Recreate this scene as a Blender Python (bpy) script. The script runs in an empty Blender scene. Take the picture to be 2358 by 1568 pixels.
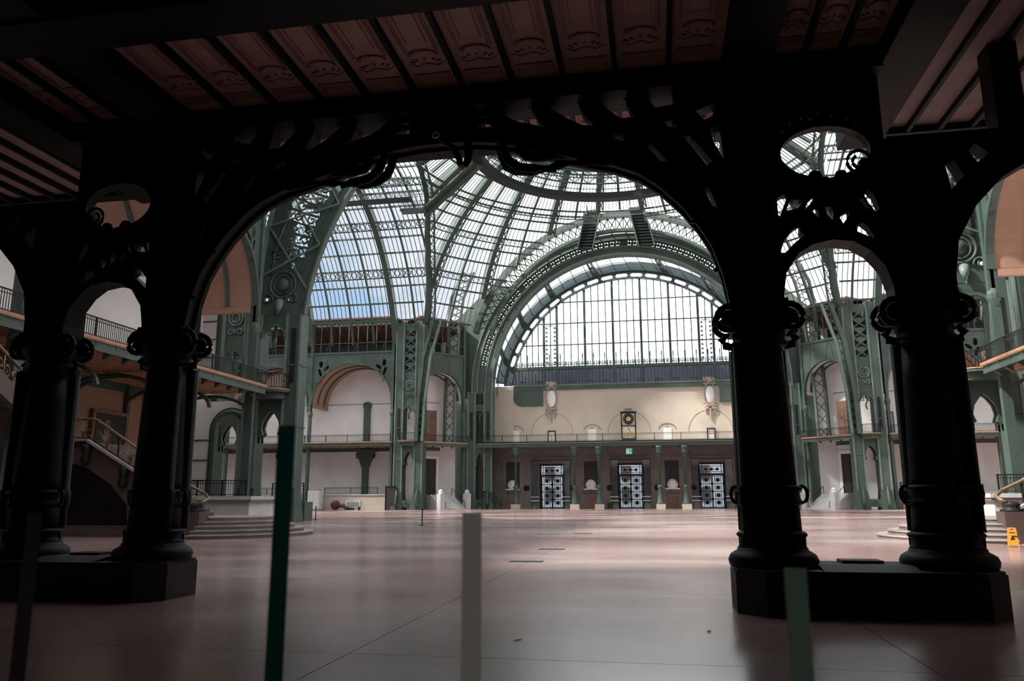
import bpy, math, random
from mathutils import Vector
from mathutils.geometry import delaunay_2d_cdt

# ------------------------------------------------------------------ camera, sky, sun, exposure
SC = bpy.context.scene
COL = SC.collection
CX = -3.35                       # axis of the transept
YC = 76.75                       # centre of the crossing
CZ = 16.4                        # centre height of the vault arcs
RV = 22.3                        # radius of the glass vaults
def R_(a): return math.radians(a)

cam_d = bpy.data.cameras.new('camera')
cam = bpy.data.objects.new('camera', cam_d)
COL.objects.link(cam)
SC.camera = cam
cam_d.sensor_fit = 'HORIZONTAL'
cam_d.sensor_width = 36.0
cam_d.lens = 1800.0 / 2358.0 * 36.0
cam_d.clip_start = 0.05
cam_d.clip_end = 600
_yaw, _pit, _rol = R_(10.27), R_(11.3), R_(-0.2)
_f = Vector((-math.sin(_yaw) * math.cos(_pit), math.cos(_yaw) * math.cos(_pit), math.sin(_pit)))
_r = Vector((math.cos(_yaw), math.sin(_yaw), 0))
_u = _r.cross(_f)
_r2 = _r * math.cos(_rol) + _u * math.sin(_rol)
_u2 = _u * math.cos(_rol) - _r * math.sin(_rol)
from mathutils import Matrix
_m = Matrix((_r2, _u2, -_f)).transposed().to_4x4()
_m.translation = Vector((0, 0, 1.6))
cam.matrix_world = _m
cam_d.dof.use_dof = True
cam_d.dof.focus_distance = 55.0
cam_d.dof.aperture_fstop = 4.8

W = bpy.data.worlds.new('sky')
SC.world = W
W.use_nodes = True
_n = W.node_tree.nodes
_l = W.node_tree.links
_n.clear()
_o = _n.new('ShaderNodeOutputWorld')
_bg = _n.new('ShaderNodeBackground')
_tc = _n.new('ShaderNodeTexCoord')
_mp = _n.new('ShaderNodeMapping')
_mp.inputs['Scale'].default_value = (2.2, 2.2, 4.0)
_nz = _n.new('ShaderNodeTexNoise')
_nz.inputs['Scale'].default_value = 2.4
_nz.inputs['Detail'].default_value = 7
_nz.inputs['Roughness'].default_value = 0.55
_vd = _n.new('ShaderNodeVectorMath')                  # a clear gap in the cloud cover
_vd.operation = 'DISTANCE'
_vd.inputs[1].default_value = (-0.376, 0.900, 0.222)
_ad = _n.new('ShaderNodeMath')
_ad.operation = 'MULTIPLY_ADD'
_ad.inputs[1].default_value = 1.9
_l.new(_tc.outputs['Generated'], _mp.inputs['Vector'])
_l.new(_mp.outputs['Vector'], _nz.inputs['Vector'])
_l.new(_tc.outputs['Generated'], _vd.inputs[0])
_l.new(_vd.outputs['Value'], _ad.inputs[0])
_sc = _n.new('ShaderNodeMath')
_sc.operation = 'MULTIPLY'
_sc.inputs[1].default_value = 0.75
_l.new(_nz.outputs['Fac'], _sc.inputs[0])
_l.new(_sc.outputs['Value'], _ad.inputs[2])
_rp = _n.new('ShaderNodeValToRGB')
_e = _rp.color_ramp.elements
_e[0].position, _e[0].color = 0.41, (0.17, 0.245, 0.345, 1)
_e[1].position, _e[1].color = 0.49, (0.29, 0.31, 0.345, 1)
for _p, _c in ((0.66, (0.35, 0.36, 0.38)), (0.82, (0.60, 0.615, 0.64)), (0.98, (1.0, 1.02, 1.05))):
    _k = _e.new(_p)
    _k.color = (*_c, 1)
_l.new(_ad.outputs['Value'], _rp.inputs['Fac'])
_l.new(_rp.outputs['Color'], _bg.inputs['Color'])
_l.new(_bg.outputs['Background'], _o.inputs['Surface'])
_bg.inputs['Strength'].default_value = 3.0

sun_d = bpy.data.lights.new('sun', 'SUN')
sun = bpy.data.objects.new('sun', sun_d)
COL.objects.link(sun)
sun_d.energy = 15.0
sun_d.color = (1.0, 0.95, 0.88)
sun_d.angle = R_(3.5)
_sd = Vector((0.78, 0.34, -1.0)).normalized()      # travel direction of the light
sun.rotation_euler = _sd.to_track_quat('-Z', 'Y').to_euler()
sun.location = (-20, 20, 60)

SC.view_settings.view_transform = 'Standard'
SC.view_settings.look = 'None'
SC.view_settings.exposure = 0.0
SC.view_settings.gamma = 1.0
SC.view_settings.use_curve_mapping = False

# ------------------------------------------------------------------ materials
def mat(name, col, rough=0.6, metal=0.0, var=0.12, scale=3.0, bump=0.0, spec=0.4, col2=None, stretch=(1, 1, 1)):
    m = bpy.data.materials.new(name)
    m.use_nodes = True
    nt = m.node_tree
    b = nt.nodes['Principled BSDF']
    b.inputs['Roughness'].default_value = rough
    b.inputs['Metallic'].default_value = metal
    b.inputs['Specular IOR Level'].default_value = spec
    tc = nt.nodes.new('ShaderNodeTexCoord')
    mp = nt.nodes.new('ShaderNodeMapping')
    mp.inputs['Scale'].default_value = stretch
    nz = nt.nodes.new('ShaderNodeTexNoise')
    nz.inputs['Scale'].default_value = scale
    nz.inputs['Detail'].default_value = 5
    rp = nt.nodes.new('ShaderNodeValToRGB')
    c2 = col2 or tuple(c * (1 - var) for c in col)
    c1 = col if col2 else tuple(min(1, c * (1 + var)) for c in col)
    rp.color_ramp.elements[0].position = 0.35
    rp.color_ramp.elements[1].position = 0.65
    rp.color_ramp.elements[0].color = (*c2, 1)
    rp.color_ramp.elements[1].color = (*c1, 1)
    nt.links.new(tc.outputs['Object'], mp.inputs['Vector'])
    nt.links.new(mp.outputs['Vector'], nz.inputs['Vector'])
    nt.links.new(nz.outputs['Fac'], rp.inputs['Fac'])
    nt.links.new(rp.outputs['Color'], b.inputs['Base Color'])
    if bump:
        bp = nt.nodes.new('ShaderNodeBump')
        bp.inputs['Strength'].default_value = bump
        bp.inputs['Distance'].default_value = 0.02
        n2 = nt.nodes.new('ShaderNodeTexNoise')
        n2.inputs['Scale'].default_value = scale * 8
        n2.inputs['Detail'].default_value = 4
        nt.links.new(mp.outputs['Vector'], n2.inputs['Vector'])
        nt.links.new(n2.outputs['Fac'], bp.inputs['Height'])
        nt.links.new(bp.outputs['Normal'], b.inputs['Normal'])
    return m

def glass(name, tint=(0.95, 0.97, 0.98), gloss=0.07, rough=0.06):
    m = bpy.data.materials.new(name)
    m.use_nodes = True
    nt = m.node_tree
    nt.nodes.clear()
    o = nt.nodes.new('ShaderNodeOutputMaterial')
    mx = nt.nodes.new('ShaderNodeMixShader')
    tr = nt.nodes.new('ShaderNodeBsdfTransparent')
    gl = nt.nodes.new('ShaderNodeBsdfGlossy')
    nz = nt.nodes.new('ShaderNodeTexNoise')
    nz.inputs['Scale'].default_value = 0.6
    rp = nt.nodes.new('ShaderNodeMapRange')
    rp.inputs['To Min'].default_value = gloss * 0.7
    rp.inputs['To Max'].default_value = gloss * 1.3
    tr.inputs['Color'].default_value = (*tint, 1)
    gl.inputs['Roughness'].default_value = rough
    gl.inputs['Color'].default_value = (0.9, 0.93, 0.95, 1)
    nt.links.new(nz.outputs['Fac'], rp.inputs['Value'])
    nt.links.new(rp.outputs['Result'], mx.inputs['Fac'])
    nt.links.new(tr.outputs['BSDF'], mx.inputs[1])
    nt.links.new(gl.outputs['BSDF'], mx.inputs[2])
    nt.links.new(mx.outputs['Shader'], o.inputs['Surface'])
    return m

def emit(name, col, s):
    m = bpy.data.materials.new(name)
    m.use_nodes = True
    b = m.node_tree.nodes['Principled BSDF']
    b.inputs['Base Color'].default_value = (*col, 1)
    b.inputs['Emission Color'].default_value = (*col, 1)
    b.inputs['Emission Strength'].default_value = s
    return m

def film(name, col, tr=0.75):
    m = bpy.data.materials.new(name)
    m.use_nodes = True
    nt = m.node_tree
    nt.nodes.clear()
    o = nt.nodes.new('ShaderNodeOutputMaterial')
    mx = nt.nodes.new('ShaderNodeMixShader')
    d = nt.nodes.new('ShaderNodeBsdfDiffuse')
    t = nt.nodes.new('ShaderNodeBsdfTranslucent')
    nz = nt.nodes.new('ShaderNodeTexNoise')
    nz.inputs['Scale'].default_value = 6
    rp = nt.nodes.new('ShaderNodeValToRGB')
    rp.color_ramp.elements[0].color = (*[c * 0.93 for c in col], 1)
    rp.color_ramp.elements[1].color = (*[min(1, c * 1.07) for c in col], 1)
    mx.inputs['Fac'].default_value = tr
    nt.links.new(nz.outputs['Fac'], rp.inputs['Fac'])
    nt.links.new(rp.outputs['Color'], d.inputs['Color'])
    nt.links.new(rp.outputs['Color'], t.inputs['Color'])
    nt.links.new(d.outputs['BSDF'], mx.inputs[1])
    nt.links.new(t.outputs['BSDF'], mx.inputs[2])
    nt.links.new(mx.outputs['Shader'], o.inputs['Surface'])
    return m
M = {}
M['black'] = mat('black_green_cast_iron', (0.007, 0.007, 0.008), 0.5, 0, 0.3, 4, 0.15, 0.09)
M['blackstone'] = mat('dark_stone_plinth', (0.030, 0.024, 0.023), 0.6, 0, 0.25, 6, 0.2, 0.2)
M['panel'] = mat('terracotta_ceiling_panel', (0.44, 0.25, 0.21), 0.7, 0, 0.10, 1.5, 0.05)
M['relief'] = mat('terracotta_relief', (0.33, 0.175, 0.147), 0.75, 0, 0.12, 4)
M['boards'] = mat('grey_pink_boards', (0.30, 0.20, 0.19), 0.7, 0, 0.12, 2)
M['green'] = mat('reseda_green_paint', (0.060, 0.088, 0.072), 0.5, 0, 0.12, 0.7, 0.05, 0.35)
M['green_lt'] = mat('pale_green_lit_edges', (0.14, 0.185, 0.16), 0.5, 0, 0.1, 1.5)  # paler green; sunlight on the flange edges is put into this colour
M['green_blue'] = mat('grey_blue_green_paint', (0.05, 0.068, 0.072), 0.5, 0, 0.1, 0.7)
M['stucco'] = mat('pale_pink_stucco', (0.75, 0.71, 0.69), 0.85, 0, 0.06, 0.5, 0.05)
M['cream'] = mat('cream_stucco', (0.49, 0.415, 0.34), 0.85, 0, 0.05, 0.4, 0.05)
M['orange'] = mat('salmon_stucco', (0.36, 0.20, 0.145), 0.85, 0, 0.06, 0.6, 0.05)
M['brown'] = mat('brown_marble_stone', (0.19, 0.157, 0.142), 0.55, 0, 0.12, 0.8, 0.05)
M['timber'] = mat('red_brown_timber', (0.150, 0.062, 0.045), 0.7, 0, 0.25, 2, 0, 0.3, None, (1, 1, 0.2))
M['darkdoor'] = mat('dark_doors_and_shade', (0.028, 0.022, 0.022), 0.6)  # near-black for doors; also stands for shade in voids and recesses
M['browndoor'] = mat('brown_wood_door', (0.20, 0.105, 0.075), 0.6, 0, 0.2, 2)
M['iron'] = mat('black_wrought_iron', (0.018, 0.019, 0.020), 0.5, 0, 0.2, 5, 0, 0.15)
M['bronze'] = mat('gilded_bronze', (0.21, 0.135, 0.078), 0.42, 0.4, 0.25, 5)
M['oak'] = mat('orange_wood_edge', (0.42, 0.19, 0.10), 0.55, 0, 0.15, 3)
M['stone'] = mat('pale_grey_limestone', (0.50, 0.48, 0.475), 0.65, 0, 0.12, 1.2, 0.1)
M['marble'] = mat('grey_stair_stone', (0.32, 0.27, 0.25), 0.4, 0, 0.14, 1.5, 0.05)
M['stairdark'] = mat('dark_brown_stair_stone', (0.085, 0.055, 0.05), 0.5, 0, 0.15, 1.5, 0.05)
M['white'] = mat('white_painted_plaster', (0.72, 0.69, 0.66), 0.7, 0, 0.06, 2)
M['grey'] = mat('grey_metal', (0.30, 0.32, 0.33), 0.5, 0.2, 0.1, 2)
M['ringglass'] = glass('dark_band_glass', (0.10, 0.105, 0.14), 0.12, 0.2)
M['glass'] = glass('roof_glass')
M['wglass'] = glass('door_glass', (0.80, 0.84, 0.88), 0.10, 0.05)
M['facade'] = mat('grey_stone_facade', (0.20, 0.21, 0.23), 0.8, 0, 0.15, 0.3)
M['ground'] = mat('outside_paving', (0.42, 0.40, 0.38), 0.9, 0, 0.1, 0.3)
M['gap'] = mat('floor_joint', (0.05, 0.035, 0.033), 0.9)
M['yellow'] = mat('yellow_plastic', (0.48, 0.20, 0.02), 0.45, 0, 0.06, 8)
M['red'] = mat('red_hose', (0.10, 0.02, 0.018), 0.5)
M['tube'] = emit('lit_tube', (1.0, 0.93, 0.8), 3.0)
M['exit'] = mat('exit_sign_green', (0.04, 0.26, 0.22), 0.5)
M['exitw'] = emit('exit_sign_symbol', (0.75, 0.9, 0.85), 0.5)
M['teal'] = film('dark_teal_strip', (0.012, 0.085, 0.07))
M['sage'] = film('sage_green_strip', (0.26, 0.37, 0.29))
M['paleg'] = film('pale_grey_strip', (0.98, 0.98, 0.90))
M['char'] = film('charcoal_strip', (0.05, 0.04, 0.045))
M['clockw'] = mat('clock_white', (0.62, 0.58, 0.50), 0.5)
M['plaster'] = mat('pink_brown_plaster_relief', (0.40, 0.305, 0.265), 0.8, 0, 0.12, 3)
M['gold'] = mat('gold_ornament', (0.62, 0.43, 0.20), 0.4, 0.5, 0.15, 6)
M['vent'] = mat('floor_vent_steel', (0.035, 0.04, 0.05), 0.4, 0.3)
M['leafy'] = mat('dry_leaf', (0.45, 0.30, 0.14), 0.8)

def floor_mat():
    m = bpy.data.materials.new('polished_red_concrete')
    m.use_nodes = True
    nt = m.node_tree
    L = nt.links
    b = nt.nodes['Principled BSDF']
    tc = nt.nodes.new('ShaderNodeTexCoord')
    geo = nt.nodes.new('ShaderNodeNewGeometry')
    mp = nt.nodes.new('ShaderNodeMapping')
    mp.inputs['Scale'].default_value = (0.30, 0.62, 1)
    nz = nt.nodes.new('ShaderNodeTexNoise')
    nz.inputs['Scale'].default_value = 0.30
    nz.inputs['Detail'].default_value = 4
    nz.inputs['Roughness'].default_value = 0.5
    nz.inputs['Distortion'].default_value = 0.6
    rp = nt.nodes.new('ShaderNodeValToRGB')
    e = rp.color_ramp.elements
    e[0].position, e[0].color = 0.24, (0.150, 0.066, 0.058, 1)
    e[1].position, e[1].color = 0.74, (0.43, 0.36, 0.345, 1)
    k = e.new(0.50); k.color = (0.275, 0.180, 0.166, 1)
    L.new(geo.outputs['Position'], mp.inputs['Vector'])
    L.new(mp.outputs['Vector'], nz.inputs['Vector'])
    L.new(nz.outputs['Fac'], rp.inputs['Fac'])
    L.new(rp.outputs['Color'], b.inputs['Base Color'])
    n2 = nt.nodes.new('ShaderNodeTexNoise')
    n2.inputs['Scale'].default_value = 0.9
    n2.inputs['Detail'].default_value = 6
    L.new(mp.outputs['Vector'], n2.inputs['Vector'])
    mr = nt.nodes.new('ShaderNodeMapRange')
    mr.inputs['To Min'].default_value = 0.15
    mr.inputs['To Max'].default_value = 0.30
    L.new(n2.outputs['Fac'], mr.inputs['Value'])
    L.new(mr.outputs['Result'], b.inputs['Roughness'])
    b.inputs['IOR'].default_value = 1.65
    return m
M['floor'] = floor_mat()

# ------------------------------------------------------------------ mesh helpers
def inside(x, y, poly):
    r = False
    j = len(poly) - 1
    for i in range(len(poly)):
        xi, yi, xj, yj = poly[i][0], poly[i][1], poly[j][0], poly[j][1]
        if (yi > y) != (yj > y) and x < (xj - xi) * (y - yi) / (yj - yi) + xi:
            r = not r
        j = i
    return r
class MB:
    def __init__(s):
        s.v = []
        s.f = []
    def quadbox(s, c):                      # 8 corners, bottom ring then top ring
        k = len(s.v)
        s.v += [tuple(p) for p in c]
        for a in ((0, 3, 2, 1), (4, 5, 6, 7), (0, 1, 5, 4), (1, 2, 6, 5), (2, 3, 7, 6), (3, 0, 4, 7)):
            s.f.append(tuple(k + i for i in a))
        return s
    def box(s, x0, x1, y0, y1, z0, z1):
        return s.quadbox([(x0, y0, z0), (x1, y0, z0), (x1, y1, z0), (x0, y1, z0), (x0, y0, z1), (x1, y0, z1), (x1, y1, z1), (x0, y1, z1)])
    def bar(s, p, q, w, h=None, up=(0, 0, 1)):
        h = h or w
        p, q = Vector(p), Vector(q)
        d = q - p
        if d.length < 1e-6:
            return s
        d.normalize()
        up = Vector(up)
        a = d.cross(up)
        if a.length < 1e-4:
            a = d.cross(Vector((1, 0, 0)))
        a.normalize()
        b = a.cross(d).normalized()
        a, b = a * (w / 2), b * (h / 2)
        return s.quadbox([p - a - b, p + a - b, p + a + b, p - a + b, q - a - b, q + a - b, q + a + b, q - a + b])
    def tube(s, pts, r, n=6, closed=False):
        pts = [Vector(p) for p in pts]
        N = len(pts)
        rs = r if isinstance(r, (list, tuple)) else [r] * N
        k = len(s.v)
        ref = None
        for i, p in enumerate(pts):
            if closed:
                t = pts[(i + 1) % N] - pts[i - 1]
            else:
                t = pts[min(i + 1, N - 1)] - pts[max(i - 1, 0)]
            t.normalize()
            if ref is None:
                ref = Vector((0, 0, 1)) if abs(t.z) < 0.9 else Vector((1, 0, 0))
            a = t.cross(ref)
            if a.length < 1e-4:
                a = t.cross(Vector((0.3, 0.9, 0.2)))
            a.normalize()
            b = t.cross(a).normalized()
            ref = -b if False else ref
            for j in range(n):
                g = 2 * math.pi * j / n
                s.v.append(tuple(p + (a * math.cos(g) + b * math.sin(g)) * rs[i]))
        m = N if closed else N - 1
        for i in range(m):
            for j in range(n):
                i2 = (i + 1) % N
                s.f.append((k + i * n + j, k + i * n + (j + 1) % n, k + i2 * n + (j + 1) % n, k + i2 * n + j))
        if not closed:
            s.f.append(tuple(k + j for j in range(n))[::-1])
            s.f.append(tuple(k + (N - 1) * n + j for j in range(n)))
        return s
    def sweep(s, pts, b, w, t0, t1, closed=False):      # rectangular section along a planar curve; b = binormal
        pts = [Vector(p) for p in pts]
        b = Vector(b).normalized() * (w / 2)
        N = len(pts)
        k = len(s.v)
        for i, p in enumerate(pts):
            if closed:
                t = pts[(i + 1) % N] - pts[i - 1]
            else:
                t = pts[min(i + 1, N - 1)] - pts[max(i - 1, 0)]
            nn = t.cross(b).normalized()
            for q in (p + nn * t0 - b, p + nn * t0 + b, p + nn * t1 + b, p + nn * t1 - b):
                s.v.append(tuple(q))
        m = N if closed else N - 1
        for i in range(m):
            for j in range(4):
                i2 = (i + 1) % N
                s.f.append((k + i * 4 + j, k + i * 4 + (j + 1) % 4, k + i2 * 4 + (j + 1) % 4, k + i2 * 4 + j))
        if not closed:
            s.f.append((k + 3, k + 2, k + 1, k))
            e = k + (N - 1) * 4
            s.f.append((e, e + 1, e + 2, e + 3))
        return s
    def plate(s, outer, holes, o=(0, 0, 0), u=(1, 0, 0), w=(0, 0, 1), th=0.2):
        # flat plate with holes; outline in (u,w) coordinates; thickness along u x w (both sides of o)
        o, u, w = Vector(o), Vector(u), Vector(w)
        nrm = u.cross(w).normalized() * (th / 2)
        loops = [outer] + list(holes)
        flat = [p for lp in loops for p in lp]
        es, c0 = [], 0
        for lp in loops:
            es += [(c0 + i, c0 + (i + 1) % len(lp)) for i in range(len(lp))]
            c0 += len(lp)
        cv, _ce, cf, _a, _b, _c = delaunay_2d_cdt([Vector((p[0], p[1])) for p in flat], es, [], 0, 1e-6)
        tris = []
        for t in cf:
            mx, my = sum(cv[i][0] for i in t) / len(t), sum(cv[i][1] for i in t) / len(t)
            if inside(mx, my, outer) and not any(inside(mx, my, h) for h in holes):
                tris.append(tuple(t))
        flat2 = [(v[0], v[1]) for v in cv]
        kk = len(s.v)
        nn = len(flat2)
        for sg in (1, -1):
            for p in flat2:
                s.v.append(tuple(o + u * p[0] + w * p[1] + nrm * sg))
        for t in tris:
            s.f.append(tuple(kk + i for i in t))
            s.f.append(tuple(kk + nn + i for i in t[::-1]))
        k = len(s.v)
        n = len(flat)
        for sg in (1, -1):
            for p in flat:
                s.v.append(tuple(o + u * p[0] + w * p[1] + nrm * sg))
        c = 0
        for lp in loops:
            m = len(lp)
            for i in range(m):
                a, b = c + i, c + (i + 1) % m
                s.f.append((k + a, k + b, k + n + b, k + n + a))
            c += m
        return s
    def prism(s, poly, z0, z1):
        return s.plate(poly, [], (0, 0, (z0 + z1) / 2), (1, 0, 0), (0, 1, 0), z1 - z0)
    def lathe(s, prof, c=(0, 0, 0), n=16, a0=0.0, a1=2 * math.pi, cap=True):
        full = abs(a1 - a0 - 2 * math.pi) < 1e-6
        m = n if full else n + 1
        k = len(s.v)
        for r, z in prof:
            for j in range(m):
                g = a0 + (a1 - a0) * j / n
                s.v.append((c[0] + r * math.cos(g), c[1] + r * math.sin(g), c[2] + z))
        for i in range(len(prof) - 1):
            for j in range(n):
                j2 = (j + 1) % m
                s.f.append((k + i * m + j, k + i * m + j2, k + (i + 1) * m + j2, k + (i + 1) * m + j))
        if cap:
            s.f.append(tuple(k + j for j in range(m))[::-1])
            e = k + (len(prof) - 1) * m
            s.f.append(tuple(e + j for j in range(m)))
        return s
    def ring(s, c, u, w, ra, rb, r, n=24, m=6):
        c, u, w = Vector(c), Vector(u), Vector(w)
        return s.tube([c + u * (ra * math.cos(2 * math.pi * i / n)) + w * (rb * math.sin(2 * math.pi * i / n)) for i in range(n)], r, m, True)
    def disc(s, c, u, w, r, th, n=16):
        return s.plate([(r * math.cos(2 * math.pi * i / n), r * math.sin(2 * math.pi * i / n)) for i in range(n)], [], c, u, w, th)
    def mesh(s, name):
        me = bpy.data.meshes.new(name)
        me.from_pydata(s.v, [], s.f)
        me.update()
        return me
    def build(s, name, m, parent=None, smooth=False, loc=None, kind=None, label=None):
        me = s.mesh(name)
        me.materials.append(M[m] if isinstance(m, str) else m)
        if smooth:
            me.polygons.foreach_set('use_smooth', [True] * len(me.polygons))
        o = bpy.data.objects.new(name, me)
        COL.objects.link(o)
        o.parent = parent
        if loc:
            o.location = loc
        if kind:
            o['kind'] = kind
        if label:
            o['label'] = label
        return o

def tag(o, label=None, cat=None, group=None, kind=None):
    if label: o['label'] = label
    if cat: o['category'] = cat
    if group: o['group'] = group
    if kind: o['kind'] = kind
    return o
def empty(name, loc=(0, 0, 0), rz=0.0, label=None, cat=None, group=None, kind=None):
    o = bpy.data.objects.new(name, None)
    COL.objects.link(o)
    o.location = loc
    o.rotation_euler = (0, 0, rz)
    o.empty_display_size = 0.2
    return tag(o, label, cat, group, kind)
def inst(o, parent=None, loc=None, rz=None, scale=None):
    c = o.copy()
    COL.objects.link(c)
    if parent: c.parent = parent
    if loc: c.location = loc
    if rz is not None: c.rotation_euler = (0, 0, rz)
    if scale: c.scale = scale
    return c
def copy_tree(o, parent=None):
    kids = list(o.children)
    c = o.copy()
    COL.objects.link(c)
    c.parent = parent
    for k in kids:
        copy_tree(k, c)
    return c
def mirror(o, label=None):                  # the same thing on the other side of the transept axis
    c = copy_tree(o)
    c.location = (2 * CX - o.location.x, o.location.y, o.location.z)
    c.rotation_euler = (0, 0, -o.rotation_euler.z)
    c.scale = (-o.scale[0], o.scale[1], o.scale[2])
    if label: c['label'] = label
    return c
def arc(cx, cz, r, a0, a1, n, f):           # points on a circle, mapped by f(x, z)
    return [f(cx + r * math.cos(R_(a0 + (a1 - a0) * i / n)), cz + r * math.sin(R_(a0 + (a1 - a0) * i / n))) for i in range(n + 1)]
def oval(cx, cz, a, b, n=12, rot=0.0):
    c, s_ = math.cos(rot), math.sin(rot)
    out = []
    for i in range(n):
        x, y = a * math.cos(2 * math.pi * i / n), b * math.sin(2 * math.pi * i / n)
        out.append((cx + x * c - y * s_, cz + x * s_ + y * c))
    return out
def spiral(c, u, w, r0, r1, a0, turns, n=18):
    c, u, w = Vector(c), Vector(u), Vector(w)
    out = []
    for i in range(n + 1):
        t = i / n
        r = r0 + (r1 - r0) * t
        g = R_(a0) + turns * 2 * math.pi * t
        out.append(c + u * (r * math.cos(g)) + w * (r * math.sin(g)))
    return out
# ------------------------------------------------------------------ floor
fl = MB().box(-75, 68, -9, 122, -0.40, -0.03).build('floor', 'gap')
tag(fl, kind='structure', label='polished red brown concrete floor of the hall')
slabs = {}
ys = [-9, -3.2, 2.5, 8.2, 13.9, 19.6, 25.3, 31.0]
xs = [CX + 0.12 + 5.7 * k for k in range(-5, 6)]
def slab(x0, x1, y0, y1):
    key = (round(x1 - x0, 3), round(y1 - y0, 3))
    if key not in slabs:
        g = 0.006
        slabs[key] = MB().box(g, x1 - x0 - g, g, y1 - y0 - g, -0.03, 0).build('floor_slab', 'floor', fl, loc=(x0, y0, 0))
    else:
        inst(slabs[key], fl, (x0, y0, 0))
for j in range(len(ys) - 1):
    for i in range(len(xs) - 1):
        slab(xs[i], xs[i + 1], ys[j], ys[j + 1])
    slab(-75, xs[0], ys[j], ys[j + 1])
    slab(xs[-1], 68, ys[j], ys[j + 1])
slab(-75, 68, 31.0, 60.0)
slab(-75, 68, 60.0, 122.0)
gr = MB().box(-220, 220, 122.5, 320, -0.5, -0.45).build('outside_ground', 'ground')
tag(gr, kind='structure', label='pale paving outside the far glass doors')

# ------------------------------------------------------------------ the low hall the camera stands in
tag(MB().box(-19.4, -19.0, -9, 9.0, 0, 9.2).build('wall_hall_left', 'boards'), kind='structure')
tag(MB().box(12.3, 12.7, -9, 9.0, 0, 9.2).build('wall_hall_right', 'boards'), kind='structure')
tag(MB().box(-19.4, 12.7, -9.4, -9.0, 0, 9.2).build('wall_hall_back', 'boards'), kind='structure')
tag(MB().box(-31.4, -19.0, 8.6, 9.0, 0, 26).build('wall_near_left', 'stucco'), kind='structure')
tag(MB().box(12.3, 24.7, 8.6, 9.0, 0, 26).build('wall_near_right', 'stucco'), kind='structure')
tag(MB().plate([(-15.65, 9.2), (15.65, 9.2)] + [(22.2 * math.cos(R_(a)), CZ + 22.2 * math.sin(R_(a))) for a in range(0, 181, 6)], [], (CX, 8.8, 0), (1, 0, 0), (0, 0, 1), 0.4).build('wall_near_light_block', 'stucco'), kind='structure')  # unseen half-disc, added to block sky light and slant the sun's shadow edge

# ------------------------------------------------------------------ coffered ceiling of the gallery
ZC = 8.40
YE = 14.25
ceil = MB().box(-19.4, 12.7, -9.4, YE, ZC + 0.25, ZC + 0.8).build('ceiling', 'black')
tag(ceil, kind='structure', label='iron framed ceiling of the stair gallery with terracotta panels')
I4, O4 = 4.97, 7.32                     # offsets of inner and outer columns from the axis
def ceil_bar(name, x0, x1, y0, y1, z0, z1=ZC + 0.25):
    return MB().box(x0, x1, y0, y1, z0, z1).build(name, 'black', ceil)
ceil_bar('cross_beam', -19.2, 12.5, 8.40, 8.95, 8.02)
ceil_bar('beam_flange', -19.2, 12.5, 8.30, 9.05, 7.97, 8.02)
ceil_bar('cross_beam', -19.2, 12.5, 2.40, 2.95, 8.02)
ceil_bar('cross_beam', -19.2, 12.5, -3.6, -3.05, 8.02)
ceil_bar('edge_beam', CX - O4, CX + O4, YE - 0.32, YE, 8.27)
YS = 15.05                                # the side bays reach a little further out
ceil_bar('edge_beam', -19.2, CX - O4 - 0.36, YS - 0.32, YS, 8.27)
ceil_bar('edge_beam', CX + O4 + 0.36, 12.5, YS - 0.32, YS, 8.27)
ceil_bar('side_slab', -19.4, CX - O4, YE, YS, ZC + 0.2, ZC + 0.8)
ceil_bar('side_slab', CX + O4, 12.7, YE, YS, ZC + 0.2, ZC + 0.8)
for sg in (-1, 1):
    for of, w in ((I4, 0.34), (O4, 0.36)):
        x = CX + sg * of
        for y0, y1 in ((-9, -3.6), (-3.05, 2.4), (2.95, 8.4), (8.95, (YE if of == I4 else YS) - 0.32)):
            ceil_bar('long_beam', x - w, x + w, y0, y1, 8.02)
# panels with pressed relief between the joists (centre bay), plain boards outside
pit = 0.812
relief = None
panel = None
def make_relief(w, l):
    b = MB()
    z = -0.012
    for x in (-w * 0.33, -w * 0.28, w * 0.28, w * 0.33):
        b.box(x - 0.008, x + 0.008, -l * 0.46, l * 0.10, z - 0.012, 0)
    b.box(-w * 0.20, -w * 0.185, -l * 0.46, l * 0.02, z - 0.012, 0)
    b.box(w * 0.185, w * 0.20, -l * 0.46, l * 0.02, z - 0.012, 0)
    for k in range(9):                     # garland arcs of little leaves
        a = math.pi * (k + 0.5) / 9
        b.bar((-w * 0.26 * math.cos(a) - 0.02, l * 0.13 - l * 0.05 * math.sin(a), -0.012), (-w * 0.26 * math.cos(a) + 0.03, l * 0.145 - l * 0.05 * math.sin(a), -0.012), 0.035, 0.03)
        if k % 2 == 0:
            b.bar((-w * 0.30 * math.cos(a), l * 0.20 - l * 0.03 * math.sin(a), -0.012), (-w * 0.22 * math.cos(a), l * 0.215 - l * 0.03 * math.sin(a), -0.012), 0.03, 0.03)
    b.tube([(-w * 0.36, l * 0.22, -0.01), (-w * 0.2, l * 0.25, -0.01), (0, l * 0.22, -0.01), (w * 0.2, l * 0.25, -0.01), (w * 0.36, l * 0.22, -0.01)], 0.012, 4)
    b.box(-w * 0.36, w * 0.36, l * 0.33, l * 0.34, z - 0.014, 0)
    for k in range(11):
        x = -w * 0.34 + w * 0.68 * k / 10
        b.box(x - 0.012, x + 0.012, l * 0.34, l * 0.41, z - 0.010, 0)
    b.box(-w * 0.36, -w * 0.34, l * 0.33, l * 0.45, z - 0.012, 0)
    return b
bays_y = ((8.95, 11.72), (2.95, 8.40), (-3.05, 2.40), (11.98, YE - 0.32))
pcache = {}
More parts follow.
